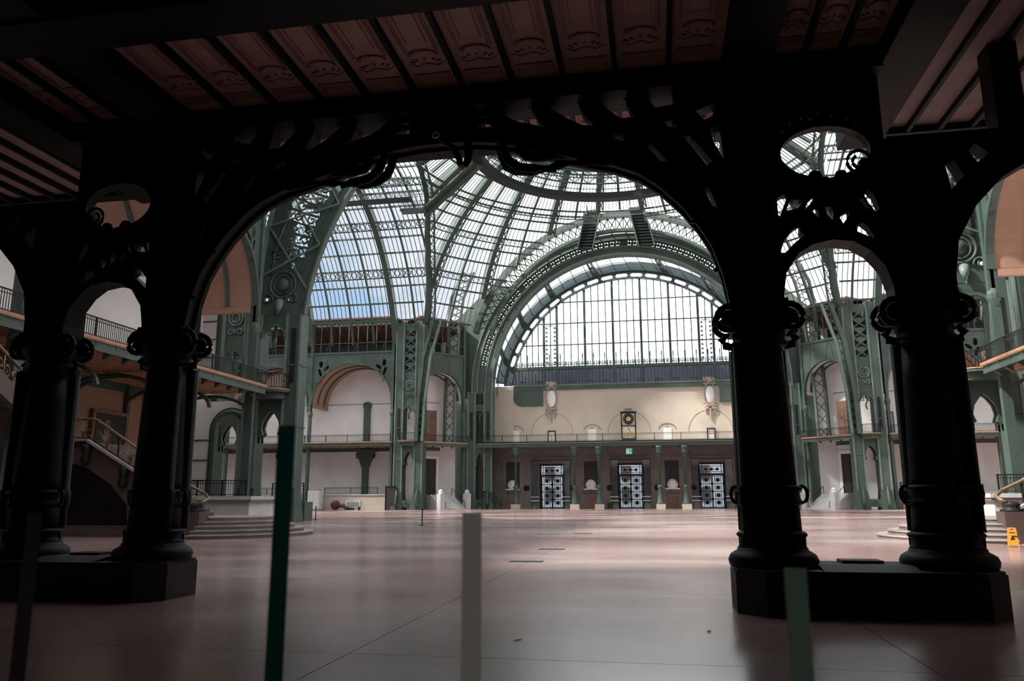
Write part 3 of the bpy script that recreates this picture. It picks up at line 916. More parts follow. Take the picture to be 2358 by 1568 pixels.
# diagonal corner bays with a door on each floor
da = math.atan2(104.4 - 98.9, -25.6 + 30.6)
dw = math.hypot(5.0, 5.5)
gallery_bay((-30.6, 98.9), da, dw, 'in the far left diagonal corner', depth=3.2, spring=14.6, crown=18.2, scroll=False, mull=6, gold=True, low_rail=False, terrace=False, soffit='stucco')
gallery_bay((2 * CX + 25.6, 104.4), -da, dw, 'in the far right diagonal corner', depth=3.2, spring=14.6, crown=18.2, scroll=False, mull=6, gold=True, low_rail=False, terrace=False, soffit='stucco')
def diag_door(P, rz, s, lo, up, where):
    st = empty('doorway', (P[0], P[1], 0), rz, 'tall dark doorway with pale surround on the ground floor ' + where, 'doorway')
    MB().box(-1.15, 1.15, -0.14, 0, 1.9, 6.7).build('leaf', lo, st)
    b = MB()
    b.box(-1.55, -1.15, -0.2, 0, 1.9, 7.1); b.box(1.15, 1.55, -0.2, 0, 1.9, 7.1); b.box(-1.15, 1.15, -0.2, 0, 6.7, 7.1)
    b.build('surround', 'stucco', st)
    MB().box(-0.04, 0.04, -0.17, -0.14, 1.9, 6.7).build('meeting_stile', 'iron', st)
    st2 = empty('doorway', (P[0], P[1], ZB), rz, 'tall doorway above the balcony ' + where, 'doorway')
    MB().box(-1.15, 1.15, -0.14, 0, 0, 4.6).build('leaf', up, st2)
    for z in (0.4, 2.5):
        for x in (-0.6, 0.6):
            MB().box(x - 0.38, x + 0.38, -0.18, -0.14, z, z + 1.7).build('panel', up, st2)
    sp = empty('entrance_steps', (P[0] + math.sin(rz) * 3.4, P[1] - math.cos(rz) * 3.4, 0), rz, 'short flight of pale stone steps with end blocks ' + where, 'steps')
    for i in range(9):
        MB().box(-1.75, 1.75, -3.4 + i * 0.4, 3.2, i * 0.21, (i + 1) * 0.21).build('step', 'stone', sp)
    for sg in (-1, 1):
        MB().box(sg * 2.0 - 0.33, sg * 2.0 + 0.33, -3.5, -2.6, 0, 2.0).build('end_block', 'stone', sp)
        MB().lathe([(0.001, 2.55), (0.2, 2.5), (0.34, 2.25), (0.3, 2.0), (0.38, 2.0)][::-1], (sg * 2.0, -3.05, 0), 10).build('block_finial', 'stone', sp, True)
    for sg in (-1, 1):
        rr = MB()
        rr.tube([(sg * 1.45, -3.3, 0.0), (sg * 1.45, -3.3, 0.95), (sg * 1.45, -0.3, 2.7), (sg * 1.45, -0.3, 1.8)], 0.04, 6)
        rr.build('handrail', 'iron', sp, True)
mid = (-28.1, 101.65)
ox, oy = -math.sin(da) * 3.15, math.cos(da) * 3.15
diag_door((mid[0] + ox, mid[1] + oy), da, 1, 'darkdoor', 'browndoor', 'in the far left diagonal corner')
diag_door((2 * CX - mid[0] - ox, mid[1] + oy), -da, 1, 'darkdoor', 'browndoor', 'in the far right diagonal corner')

# near wings of the transept, seen past the foreground columns
for k, wh in enumerate(('beside the near left pier', 'second along from the near left pier', 'third along from the near left pier')):
    gallery_bay((-25.6, 46.6 - 9.6 * (k + 1)), math.pi / 2, 9.6, wh, depth=5.6, spring=14.0, upper='stucco', lower='orange', soffit='orange', gold=(k == 0), stepx=0.13, low_rail=False, terrace=False, crown=18.9)
for k, wh in enumerate(('beside the near right pier', 'second along from the near right pier', 'third along from the near right pier')):
    gallery_bay((2 * CX + 25.6, 46.6 - 9.6 * k), -math.pi / 2, 9.6, wh, depth=5.6, spring=14.0, upper='stucco', lower='orange', soffit='orange', gold=(k == 0), stepx=0.13, low_rail=False, terrace=False, crown=18.9)
# diagonal corner bays at the near side
gallery_bay((-27.8, 50.2), R_(122), 7.4, 'in the near left diagonal corner', depth=0.7, walls=False, spring=14.6, crown=18.4, scroll=False, mull=6, gold=True, low_rail=False, terrace=False)
gallery_bay((2 * CX + 27.8 + 7.4 * math.cos(R_(58)), 50.2 + 7.4 * math.sin(R_(58))), R_(-122), 7.4, 'in the near right diagonal corner', depth=0.7, walls=False, spring=14.6, crown=18.4, scroll=False, mull=6, gold=True, low_rail=False, terrace=False)
# outer shell that keeps the daylight to the glass
for nm, a in (('wall_nave_near_left', (-70, -37.5, 54.6, 55.0, 0, 24.6)), ('wall_nave_near_right', (2 * CX + 37.5, 63.3, 54.6, 55.0, 0, 24.6)), ('wall_wing_end_left', (-37.9, -31.9, 50.0, 50.4, 0, 25)), ('wall_wing_end_right', (25.2, 31.2, 50.0, 50.4, 0, 25)), ('wall_wing_side_left', (-37.9, -37.5, 50.4, 54.6, 0, 25)), ('wall_wing_side_right', (30.8, 31.2, 50.4, 54.6, 0, 25)), ('wall_throat_left', (-23.4, -22.9, 106.3, 109.4, 0, 16.5)), ('wall_throat_right', (2 * CX + 22.9, 2 * CX + 23.4, 106.3, 109.4, 0, 16.5)), ('wall_nave_end_left', (-70.4, -70, 54.6, 105, 0, 40)), ('wall_nave_end_right', (63.3, 63.7, 54.6, 105, 0, 40)),
              ('wall_transept_left', (-31.9, -31.5, 9, 50, 0, 25.5)), ('wall_transept_right', (24.8, 25.2, 9, 50, 0, 25.5)), ('wall_behind_left', (-70, -27, 105, 105.4, 0, 25.5)), ('wall_behind_right', (20.3, 63.3, 105, 105.4, 0, 25.5)),
              ('wall_corner_left', (-29.5, -22.9, 109, 109.4, 0, 20)), ('wall_corner_right', (16.2, 22.8, 109, 109.4, 0, 20))):
    tag(MB().box(*a).build(nm, 'green' if 'corner' in nm or 'throat' in nm else 'stucco'), kind='structure')

def end_screen(label):
    root = empty('wall_wing_screen', (-31.9, 50.0, 0), 0, label, None, None, 'structure')
    for z0, z1, sp, r in ((0.0, 8.2, 6.2, 1.15), (ZB, 19.6, 14.6, 1.15)):
        ar = [(3.05 + r * math.cos(R_(a)), sp + r * math.sin(R_(a))) for a in range(0, 181, 15)]
        MB().plate([(0, z0), (0, z1), (4.2, z1), (4.2, sp)] + ar[1:] + [(1.9, z0)], [], (0, 0, 0), (1, 0, 0), (0, 0, 1), 0.25).build('stucco_panel', 'stucco', root)
        full = [(1.9 + 0.0, z0 + 0.05)] + [(x, z) for x, z in ar[::-1]]
        MB().sweep([(x, -0.12, z) for x, z in full], (0, 1, 0), 0.5, -0.12, 0.14).build('arch_frame', 'green', root)
        MB().sweep([(x - 0.35 if i == 0 else 3.05 + (x - 3.05) * 1.3, -0.1, z if i == 0 else sp + (z - sp) * 1.3) for i, (x, z) in enumerate(full)], (0, 1, 0), 0.2, -0.05, 0.05).build('outer_frame', 'green', root)
        for k in range(1, 5):
            z = z0 + (sp - z0) * k / 4.5
            MB().box(0.1, 1.8, -0.18, -0.1, z - 0.05, z + 0.05).build('band', 'green', root)
    return root
es = end_screen('stucco screen with green arched frame at the end of the left wing')
mirror(es, 'stucco screen with green arched frame at the end of the right wing')
# ------------------------------------------------------------------ crossing piers
def pier(loc, rz, label, w=4.1, top=14.0, d=1.0, balc=None, web=None):
    root = empty('iron_pier', loc, rz, label, 'pier')
    hw = w / 2
    for sg in (-1, 1):
        x0, x1 = sorted((sg * hw, sg * (hw - 1.2)))
        MB().box(x0, x1, 0, d, 0.3, top).build('leg', 'green', root)
        MB().quadbox([(x0 - 0.18, -0.25, 0), (x1 + 0.18, -0.25, 0), (x1 + 0.18, d + 0.2, 0), (x0 - 0.18, d + 0.2, 0), (x0, 0, 2.2), (x1, 0, 2.2), (x1, d, 2.2), (x0, d, 2.2)]).build('leg_foot', 'green', root)
        for xe in (x0 + 0.09, x1 - 0.09):
            MB().box(xe - 0.09, xe + 0.09, -0.07, 0, 2.2, top).build('edge_strip', 'green_lt', root)
        MB().box(x0 + 0.42, x1 - 0.42, -0.03, 0.06, 9.2, 13.0).build('leg_slot', 'iron', root)
        MB().tube([((x0 + x1) / 2, -0.32, 0.2), ((x0 + x1) / 2, -0.55, 0.9), ((x0 + x1) / 2, -0.3, 1.8), ((x0 + x1) / 2, -0.12, 2.6)], [0.16, 0.2, 0.15, 0.08], 8).build('foot_scroll', 'green', root, True)
        for zc in (6.2, 10.4):
            MB().box(x0 - 0.05, x1 + 0.05, -0.05, d + 0.05, zc, zc + 0.12).build('leg_band', 'green', root)
    gx = hw - 1.2
    tre = [(gx, 5.2), (gx, 5.6), (gx * 0.62, 5.75), (gx * 0.8, 6.2), (gx * 0.66, 6.7), (gx * 0.3, 7.15), (0, 7.35), (-gx * 0.3, 7.15), (-gx * 0.66, 6.7), (-gx * 0.8, 6.2), (-gx * 0.62, 5.75), (-gx, 5.6), (-gx, 5.2)]
    MB().plate(tre + [(-gx - 0.1, 5.2), (-gx - 0.1, ZB), (gx + 0.1, ZB), (gx + 0.1, 5.2)], [], (0, 0.3, 0), (1, 0, 0), (0, 0, 1), 0.25).build('trefoil_arch', 'green', root)
    MB().plate(tre + [(-gx - 0.1, 5.2), (-gx - 0.1, ZB), (gx + 0.1, ZB), (gx + 0.1, 5.2)], [], (0, d - 0.2, 0), (1, 0, 0), (0, 0, 1), 0.2).build('trefoil_arch', 'green', root)
    ah = [(gx * math.cos(R_(a)), min(top, 14.0) - 1.1 - gx + 0.35 + gx * math.sin(R_(a))) for a in range(0, 181, 15)]
    MB().plate([(gx + 0.1, min(top, 14.0) - 2.2)] + [(gx + 0.1, min(top, 14.0)), (-gx - 0.1, min(top, 14.0)), (-gx - 0.1, min(top, 14.0) - 2.2)] + [(x, z) for x, z in ah[::-1]], [], (0, 0.2, 0), (1, 0, 0), (0, 0, 1), 0.25).build('opening_head', 'green', root)
    MB().sweep([(x, -0.02, z) for x, z in ah], (0, 1, 0), 0.3, -0.12, 0.06).build('opening_moulding', 'green', root)
    b = MB()
    tz = min(top, 14.0)
    b.tube([(0, 0.2, tz - 0.8), (0.12, 0.1, tz - 1.4), (-0.1, 0.15, tz - 1.9), (0.05, 0.2, tz - 2.4)], 0.09, 6)
    for sg in (-1, 1):
        b.tube(spiral((sg * 0.34, 0.15, tz - 1.25), (sg, 0, 0), (0, 0, 1), 0.25, 0.06, 140, -1.2, 14), 0.05, 5)
    b.build('opening_scroll', 'green', root, True)
    if web:
        z0, z1 = web
        hs = []
        z = z0 + 4.2
        while z < z1 - 0.8:
            hs += [[(-gx + 0.1, z), (0, z + 0.12), (gx - 0.1, z), (0, z + 0.55)], [(-gx + 0.05, z + 0.2), (-0.15, z + 0.62), (-gx + 0.05, z + 1.0)], [(gx - 0.05, z + 0.2), (0.15, z + 0.62), (gx - 0.05, z + 1.0)]]
            z += 1.2
        MB().plate([(-gx, z0), (gx, z0), (gx, z1), (-gx, z1)], hs, (0, 0.25, 0), (1, 0, 0), (0, 0, 1), 0.16).build('pierced_web', 'green', root)
        for r_, t_ in ((0.62, 0.09), (0.36, 0.07)):
            MB().ring((0, 0.1, z0 + 2.4), (1, 0, 0), (0, 0, 1), r_, r_, t_, 20, 6).build('disc_ring', 'green_lt', root, True)
        for sg in (-1, 1):
            MB().tube(spiral((sg * 0.38, 0.1, z0 + 1.2), (sg, 0, 0), (0, 0, 1), 0.34, 0.1, 200, -1.2, 16), 0.07, 6).build('scroll', 'green_lt', root, True)
    MB().box(-gx, gx, -0.1, 0.1, 0.3, 1.2).build('base_panel', 'green', root)
    MB().tube(spiral((0, -0.14, 0.75), (1, 0, 0), (0, 0, 1), 0.36, 0.08, 90, 1.3, 18), 0.05, 5).build('base_scroll', 'green', root, True)
    if balc:
        bb = empty('pier_balcony', (loc[0], loc[1], ZB), rz, 'small rounded balcony with gilded scrolls ' + balc, 'balcony')
        arcp = [((gx + 0.55) * math.cos(R_(a)), -0.15 + 0.95 * -math.sin(R_(a))) for a in range(0, 181, 15)]
        MB().prism(arcp + [(-gx - 0.55, 0.3), (gx + 0.55, 0.3)], -0.16, 0.0).build('deck', 'green', bb)
        MB().prism([(x * 1.02, y * 1.03) for x, y in arcp] + [(-gx - 0.56, 0.2), (gx + 0.56, 0.2)], 0.0, 0.07).build('edging', 'oak', bb)
        MB().prism([(x * 0.8, y * 0.7) for x, y in arcp] + [(-gx * 0.9, 0.3), (gx * 0.9, 0.3)], -0.6, -0.16).build('corbel', 'green', bb)
        r = MB()
        for i in range(len(arcp) * 2 - 1):
            t = i / 2
            a, c = arcp[int(t)], arcp[min(int(t) + 1, len(arcp) - 1)]
            x, y = (a[0] + c[0]) / 2 if i % 2 else a[0], (a[1] + c[1]) / 2 if i % 2 else a[1]
            r.box(x - 0.018, x + 0.018, y - 0.018, y + 0.018, 0.06, 1.05)
        r.build('balusters', 'iron', bb, kind='stuff')
        MB().tube([(x, y, 1.06) for x, y in arcp], 0.035, 6).build('handrail', 'iron', bb, True)
        MB().tube([(x, y, 0.18) for x, y in arcp], 0.022, 5).build('bottom_rail', 'iron', bb, True)
        for k in (2, 10):
            x, y = arcp[k]
            g = MB()
            sg = 1 if x > 0 else -1
            dv = Vector((-y - 0.15, x, 0)).normalized()
            g.tube(spiral((x * 1.03, y * 1.03, 0.62), dv, (0, 0, 1), 0.24, 0.05, 200, 1.5, 18), 0.028, 5)
            g.tube(spiral((x * 1.03, y * 1.03, 0.3), dv, (0, 0, 1), 0.14, 0.03, 20, -1.2, 14), 0.024, 5)
            g.build('gilded_scroll', 'bronze', bb, True)
    return root
def rib_shaft(side):
    root = empty('rib_shaft', (CX + side * 26.9, 97.6, 8.7), 0, 'leaning green lattice rib shaft rising from the far %s outer pier to the dome' % ('left' if side < 0 else 'right'), 'rib')
    path = [(0.0, 0, 0), (-side * 0.15, 0, 5.0), (-side * 0.75, 0, 11.0), (-side * 2.0, 0.1, 15.8)]
    p2 = [(x - side * (0.75 + 0.25 * z / 15), y, z) for x, y, z in path]
    MB().sweep(path, (0, 1, 0), 0.8, -0.22, 0.22).build('outer_chord', 'green', root)
    MB().sweep(p2, (0, 1, 0), 0.5, -0.12, 0.12).build('inner_chord', 'green_lt', root)
    def at(pp, t):
        i = min(int(t * 3), 2)
        return Vector(pp[i]).lerp(Vector(pp[i + 1]), t * 3 - i)
    b = MB()
    for i in range(16):
        b.bar(at(path, i / 16), at(p2, (i + 1) / 16), 0.1)
        b.bar(at(p2, i / 16), at(path, (i + 1) / 16), 0.1)
    b.build('lattice', 'green', root)
rib_shaft(-1)
rib_shaft(1)
def haunch(side):
    root = empty('arch_haunch', (CX + side * 22.0, 104.9, 15.0), 0, 'green iron haunch with leaning lattice chords beside the great arch toward the %s side' % ('handrail stair' if side < 0 else 'floor sign'), 'iron frame')
    pts = [(3.6, 0.0)] + [(21.0 * math.cos(R_(a)) - 22.0, 1.2 + 21.0 * math.sin(R_(a))) for a in range(0, 40, 4)][::1]
    pts = [(-0.9, 0.0)] + [(21.0 * math.cos(R_(a)) - 22.0, 1.2 + 21.0 * math.sin(R_(a))) for a in range(0, 45, 4)] + [(-3.2, 16.0), (2.0, 11.0), (3.0, 9.8), (4.0, 4.0), (4.0, 0.0)]
    MB().plate([(side * x, z) for x, z in pts], [], (0, 0.6, 0), (1, 0, 0), (0, 0, 1), 0.15).build('back_plate', 'green', root)
    pa = [(3.0, -0.6, -6.3), (2.9, -0.7, 0.0), (2.6, -1.2, 5.0), (2.0, -3.2, 9.8), (1.2, -4.6, 13.2), (-0.6, -5.3, 16.6)]
    pb_ = [(1.7, -0.6, -6.3), (1.6, -0.7, 0.0), (1.2, -1.0, 5.0), (0.5, -2.8, 9.8), (-0.4, -4.2, 13.2), (-2.0, -5.0, 16.6)]
    pa = [(side * x, y, z) for x, y, z in pa]
    pb_ = [(side * x, y, z) for x, y, z in pb_]
    MB().tube(pa, 0.24, 4).build('outer_chord', 'green', root)
    MB().tube(pb_, 0.2, 4).build('inner_chord', 'green_lt', root)
    b = MB()
    for i in range(5):
        for k in range(4):
            t0_, t1_ = k / 4, (k + 1) / 4
            A0, A1 = Vector(pa[i]).lerp(Vector(pa[i + 1]), t0_), Vector(pa[i]).lerp(Vector(pa[i + 1]), t1_)
            B0, B1 = Vector(pb_[i]).lerp(Vector(pb_[i + 1]), t0_), Vector(pb_[i]).lerp(Vector(pb_[i + 1]), t1_)
            b.bar(A0, B1, 0.1)
            b.bar(B0, A1, 0.1)
    b.build('lattice', 'green', root)
haunch(-1)
haunch(1)
pb = pier((-25.55, 49.0, 0), 0, 'tall green iron pier with gilded balcony beside the curved marble steps and grey wall', balc='on the near left pier')
pier((2 * CX + 25.55, 49.0, 0), 0, 'tall green iron pier with gilded balcony above the stair beside the yellow floor sign', balc='on the near right pier')
pier((-33.3, 57.2, 0), 0, 'green iron pier standing behind the near left balcony pier', top=20.0, web=(13.6, 19.8))
pier((2 * CX + 33.3, 57.2, 0), 0, 'green iron pier standing behind the near right balcony pier', top=20.0, web=(13.6, 19.8))
pier((-31.5, 98.0, 0), 0, 'green iron pier between the far left gallery arch and the diagonal corner', w=3.9, top=24.6, d=1.6, web=(13.6, 24.4), balc='on the far left outer pier')
pier((2 * CX + 31.5, 98.0, 0), 0, 'green iron pier between the far right gallery arch and the diagonal corner', w=3.9, top=24.6, d=1.6, web=(13.6, 24.4), balc='on the far right outer pier')
pier((-23.45, 104.4, 0), 0, 'green iron pier carrying the great far arch next to the left diagonal corner', w=3.5, top=15.8, d=1.8)
pier((2 * CX + 23.45, 104.4, 0), 0, 'green iron pier carrying the great far arch next to the right diagonal corner', w=3.5, top=15.8, d=1.8)

# ------------------------------------------------------------------ near crossing arch, broad pierced web
def near_arch():
    root = empty('crossing_arch', (CX, 49.0, 14.0), 0, 'broad pierced green iron arch rising from the near left and right piers', 'arch')
    random.seed(4)
    for sg in (-1, 1):
        inner = [(math.cos(R_(a)) * 20.2, 11.9 + 20.2 * math.sin(R_(a))) for a in range(6, 91, 4)]
        outer = [(math.cos(R_(a)) * 23.4, 16.4 + 23.4 * math.sin(R_(a))) for a in range(90, -6, -4)]
        ol = [(x, z - 14) for x, z in inner] + [(x, z - 14) for x, z in outer] + [(24.2, 0.0)]
        holes = [oval(22.2, 2.1, 0.001, 0.001, 3)]
        holes = []
        # plant scrolls below the disc
        for x, z, a, b_, r in ((22.95, 1.15, 0.22, 0.14, 0.3), (21.35, 1.1, 0.22, 0.14, -0.3), (21.1, 3.6, 0.12, 0.32, 0.2), (21.5, 4.1, 0.14, 0.42, 0.4)):
            holes.append(oval(x, z, a, b_, 8, r))
        def mid(a_, f):
            g = R_(a_)
            xi, zi = math.cos(g) * 20.2, 11.9 + 20.2 * math.sin(g) - 14
            g2 = g - 0.19
            xo, zo = math.cos(g2) * 23.4, 16.4 + 23.4 * math.sin(g2) - 14
            return (xi + (xo - xi) * f, zi + (zo - zi) * f)
        ang = 17.0
        cells = []
        while ang < 88:
            f0, f1 = 0.24, 0.72
            if ang < 22: f1 = 0.55
            wd = 1.75 if ang < 50 else 2.8
            cells.append(ang)
            holes.append([mid(ang, f0), mid(ang + wd / 2, f0 + 0.04), mid(ang + wd, f0), mid(ang + wd * 0.9, (f0 + f1) / 2), mid(ang + wd, f1), mid(ang + wd / 2, f1 + 0.05), mid(ang, f1), mid(ang - 0.2, (f0 + f1) / 2)])
            ang += wd + 0.4
        sw = MB()
        for ca in cells:
            for f, r_, a0_ in ((0.34, 0.30, 40), (0.58, 0.36, 220)):
                x, z = mid(ca + 0.9, f)
                sw.tube(spiral((sg * x, 0.1, z), (sg, 0, 0), (0, 0, 1), r_ * random.uniform(0.8, 1.25), 0.1, a0_ + random.uniform(-50, 50), random.choice((-1, 1)) * random.uniform(0.9, 1.4), 14), 0.075, 5)
        sw.build('scrollwork', 'green', root, True)
        MB().plate([(sg * x, z) for x, z in ol], [[(sg * x, z) for x, z in h] for h in holes], (0, 0.15, 0), (1, 0, 0), (0, 0, 1), 0.2).build('pierced_web', 'green', root)
        MB().sweep([(sg * x, 0.15, z - 14) for x, z in inner], (0, 1, 0), 0.55, -0.08, 0.08).build('inner_flange', 'green', root)
        MB().sweep([(sg * x, 0.0, z - 14) for x, z in outer], (0, 1, 0), 0.5, -0.10, 0.10).build('outer_flange', 'green_lt', root)  # pale tone stands for the sunlit stripe
        MB().sweep([(sg * x * 1.04, 0.0, z - 14 + 0.2) for x, z in inner[2:]], (0, 1, 0), 0.16, -0.06, 0.06).build('inner_roll', 'green', root)
        # disc and rings
        for r, t in ((0.95, 0.10), (0.66, 0.07), (0.48, 0.05)):
            MB().ring((sg * 21.75, 0.0, 2.15), (1, 0, 0), (0, 0, 1), r, r, t, 24, 6).build('disc_ring', 'green', root, True)
        MB().lathe([(0.001, -0.1), (0.42, -0.08), (0.42, 0.1)], (0, 0, 0), 18).build('disc_boss', 'green', root, True, loc=(sg * 21.75, 0.0, 2.15)).rotation_euler = (math.pi / 2, 0, 0)
        for x, z, d in ((22.85, 1.15, 1), (20.95, 1.1, -1)):
            MB().tube(spiral((sg * x, -0.02, z), (sg * d, 0, 0), (0, 0, 1), 0.42, 0.12, 200, -1.2, 18), 0.08, 6).build('scroll', 'green', root, True)
        for x, z in ((21.0, 4.3), (22.2, 4.6)):
            MB().tube(spiral((sg * x, -0.02, z), (sg, 0, 0), (0, 0, 1), 0.5, 0.12, 260, 1.3, 18), 0.08, 6).build('scroll', 'green', root, True)
        MB().tube([(sg * 22.6, 0, 2.9), (sg * 22.5, 0, 4.2), (sg * 22.2, 0, 5.6), (sg * 21.5, 0, 7.4)], 0.1, 6).build('stem', 'green', root, True)
        MB().tube([(sg * 21.2, 0, 2.9), (sg * 21.5, 0, 4.0), (sg * 21.0, 0, 5.6)], 0.08, 6).build('stem', 'green', root, True)
        MB().tube([(sg * 21.9, 0, 0.95), (sg * 21.8, -0.3, 0.5), (sg * 21.85, -0.25, -0.2)], [0.3, 0.26, 0.1], 8).build('keystone_leaf', 'green_lt', root, True)
        br = MB()
        for a0 in range(11, 84, 9):
            i1 = (math.cos(R_(a0)) * 20.3, 11.9 + 20.3 * math.sin(R_(a0)) - 14)
            i2 = (math.cos(R_(a0 + 9)) * 20.3, 11.9 + 20.3 * math.sin(R_(a0 + 9)) - 14)
            o1 = (math.cos(R_(a0 - 10)) * 23.3, 16.4 + 23.3 * math.sin(R_(a0 - 10)) - 14)
            o2 = (math.cos(R_(a0 - 1)) * 23.3, 16.4 + 23.3 * math.sin(R_(a0 - 1)) - 14)
            br.bar((sg * i1[0], -0.12, i1[1]), (sg * o2[0], -0.12, o2[1]), 0.1)
            br.bar((sg * o1[0], -0.2, o1[1]), (sg * i2[0], -0.2, i2[1]), 0.1)
        br.build('cross_braces', 'green_lt', root)
    return root
near_arch()

# ------------------------------------------------------------------ great far arch with pierced frieze
FA = (CX - 0.1, 16.2)
fa = empty('great_arch', (FA[0], 104.4, FA[1]), 0, 'great green iron arch with pierced foliage frieze framing the semicircular window', 'arch')
def ann(r0, r1, a0, a1, st=3):
    o = [(r1 * math.cos(R_(a)), r1 * math.sin(R_(a))) for a in range(a0, a1 + 1, st)]
    i = [(r0 * math.cos(R_(a)), r0 * math.sin(R_(a))) for a in range(a1, a0 - 1, -st)]
    return o + i
def ramp_holes(r, a0, a1, da_, f):
    out = []
    a = a0
    while a < a1:
        out += f(a, r)
        a += da_
    return out
def fol(a, r):
    h = []
    for da_, dr, la, lb, ro in ((-0.55, 0.22, 0.15, 0.08, 0.6), (0.45, 0.25, 0.12, 0.08, -0.5), (-0.3, -0.22, 0.08, 0.13, 0.3), (0.5, -0.22, 0.11, 0.07, 0.9)):
        g = R_(a + da_)
        h.append(oval((r + dr) * math.cos(g), (r + dr) * math.sin(g), la, lb, 6, g + ro))
    return h
for a0, a1 in ((-2, 44), (44, 90), (90, 136), (136, 182)):
    MB().plate(ann(19.15, 20.35, a0, a1, 2), ramp_holes(19.75, a0 + 1.6, a1 - 1, 2.3, fol), (0, 0.2, 0), (1, 0, 0), (0, 0, 1), 0.12).build('foliage_frieze', 'green', fa)
def arcp(r, y, a0=-2, a1=182, n=60):
    return [(r * math.cos(R_(a0 + (a1 - a0) * i / n)), y, r * math.sin(R_(a0 + (a1 - a0) * i / n))) for i in range(n + 1)]
MB().sweep(arcp(18.7, 0.2), (0, 1, 0), 0.5, -0.45, 0.45).build('inner_band', 'green', fa)
MB().sweep(arcp(20.72, 0.2), (0, 1, 0), 0.5, -0.36, 0.38).build('outer_band', 'green', fa)
for r in (18.28, 19.18, 20.33, 21.08):
    MB().sweep(arcp(r, -0.08), (0, 1, 0), 0.2, -0.07, 0.07).build('moulding', 'green_lt', fa)
MB().sweep(arcp(18.3, 1.0), (0, 1, 0), 1.8, -0.06, 0.06).build('soffit', 'green', fa)
for a in (24, 58, 90, 122, 156):
    MB().ring((19.75 * math.cos(R_(a)), 0.05, 19.75 * math.sin(R_(a))), (1, 0, 0), (0, 0, 1), 0.42, 0.42, 0.08, 14, 5).build('rosette', 'green', fa, True)
# lattice arch springing above it on the dome side
la = empty('lattice_arch', (FA[0], 102.6, 18.6), 0, 'green lattice arch with catwalk stairs above the great arch', 'arch')
LA0, LA1 = 14, 166
def la_pt(a, r, y=0.0):
    return (r * math.cos(R_(a)), y, r * math.sin(R_(a)))
MB().sweep([la_pt(a, 20.6) for a in range(LA0, LA1 + 1, 2)], (0, 1, 0), 1.3, -0.5, 0.12).build('top_chord', 'green', la)
MB().sweep([la_pt(a, 18.55 + 0.02 * abs(a - 90) / 10) for a in range(LA0, LA1 + 1, 2)], (0, 1, 0), 0.8, -0.2, 0.2).build('bottom_chord', 'green', la)
t = MB()
for a in range(LA0, LA1 - 2, 3):
    t.bar(la_pt(a, 18.6), la_pt(a + 3, 20.4), 0.13)
    t.bar(la_pt(a, 20.4), la_pt(a + 3, 18.6), 0.13)
    t.bar(la_pt(a, 18.6), la_pt(a, 20.4), 0.12)
t.build('lattice', 'green', la)
lb = MB()
for a in range(LA0 + 2, LA1, 6):
    lb.bar(la_pt(a, 18.6), la_pt(a, 18.6, 1.9), 0.16)
    lb.bar(la_pt(a, 18.6, 1.9), la_pt(a + 5, 18.4, 1.9), 0.1)
lb.build('tie_bars', 'green', la)
for x, lean in ((-4.85, 1), (3.35, -1)):
    cw = empty('catwalk_stair', (FA[0] + x, 101.6, 34.6), 0, 'dark ribbed catwalk stair hanging %s of the lattice arch crown' % ('on the handrail stair side' if x < 0 else 'on the floor sign side'), 'stair')
    for i in range(12):
        z = i * 0.42
        MB().box(-1.0, 1.0, 0.02 * i, 0.5 + 0.02 * i, z, z + 0.16).build('tread', 'iron', cw, loc=(lean * 0.10 * i, -0.03 * i, 0))
    MB().quadbox([(-1.0, 0.45, -0.1), (1.0, 0.45, -0.1), (1.0, 0.6, -0.1), (-1.0, 0.6, -0.1), (-1.0 + lean * 1.15, 0.1, 5.0), (1.0 + lean * 1.15, 0.1, 5.0), (1.0 + lean * 1.15, 0.25, 5.0), (-1.0 + lean * 1.15, 0.25, 5.0)]).build('underside', 'green_blue', cw)
    for s2 in (-1.03, 1.03):
        MB().bar((s2, 0.1, -0.1), (s2 + lean * 1.15, -0.25, 5.1), 0.14, 0.5, (0, 1, 0)).build('stringer', 'green', cw)
    MB().box(-0.9 + lean * 1.2, 0.9 + lean * 1.2, -0.6, 0.6, 5.0, 5.2).build('landing', 'green', cw)
    rr = MB()
    for s2 in (-0.85, 0.85):
        rr.tube([(s2 + lean * 1.2, -0.5, 5.2), (s2 + lean * 1.2, -0.5, 6.2), (s2 + lean * 1.2, 0.5, 6.2), (s2 + lean * 1.2, 0.5, 5.2)], 0.04, 5)
    rr.build('guard_rail', 'iron', cw)

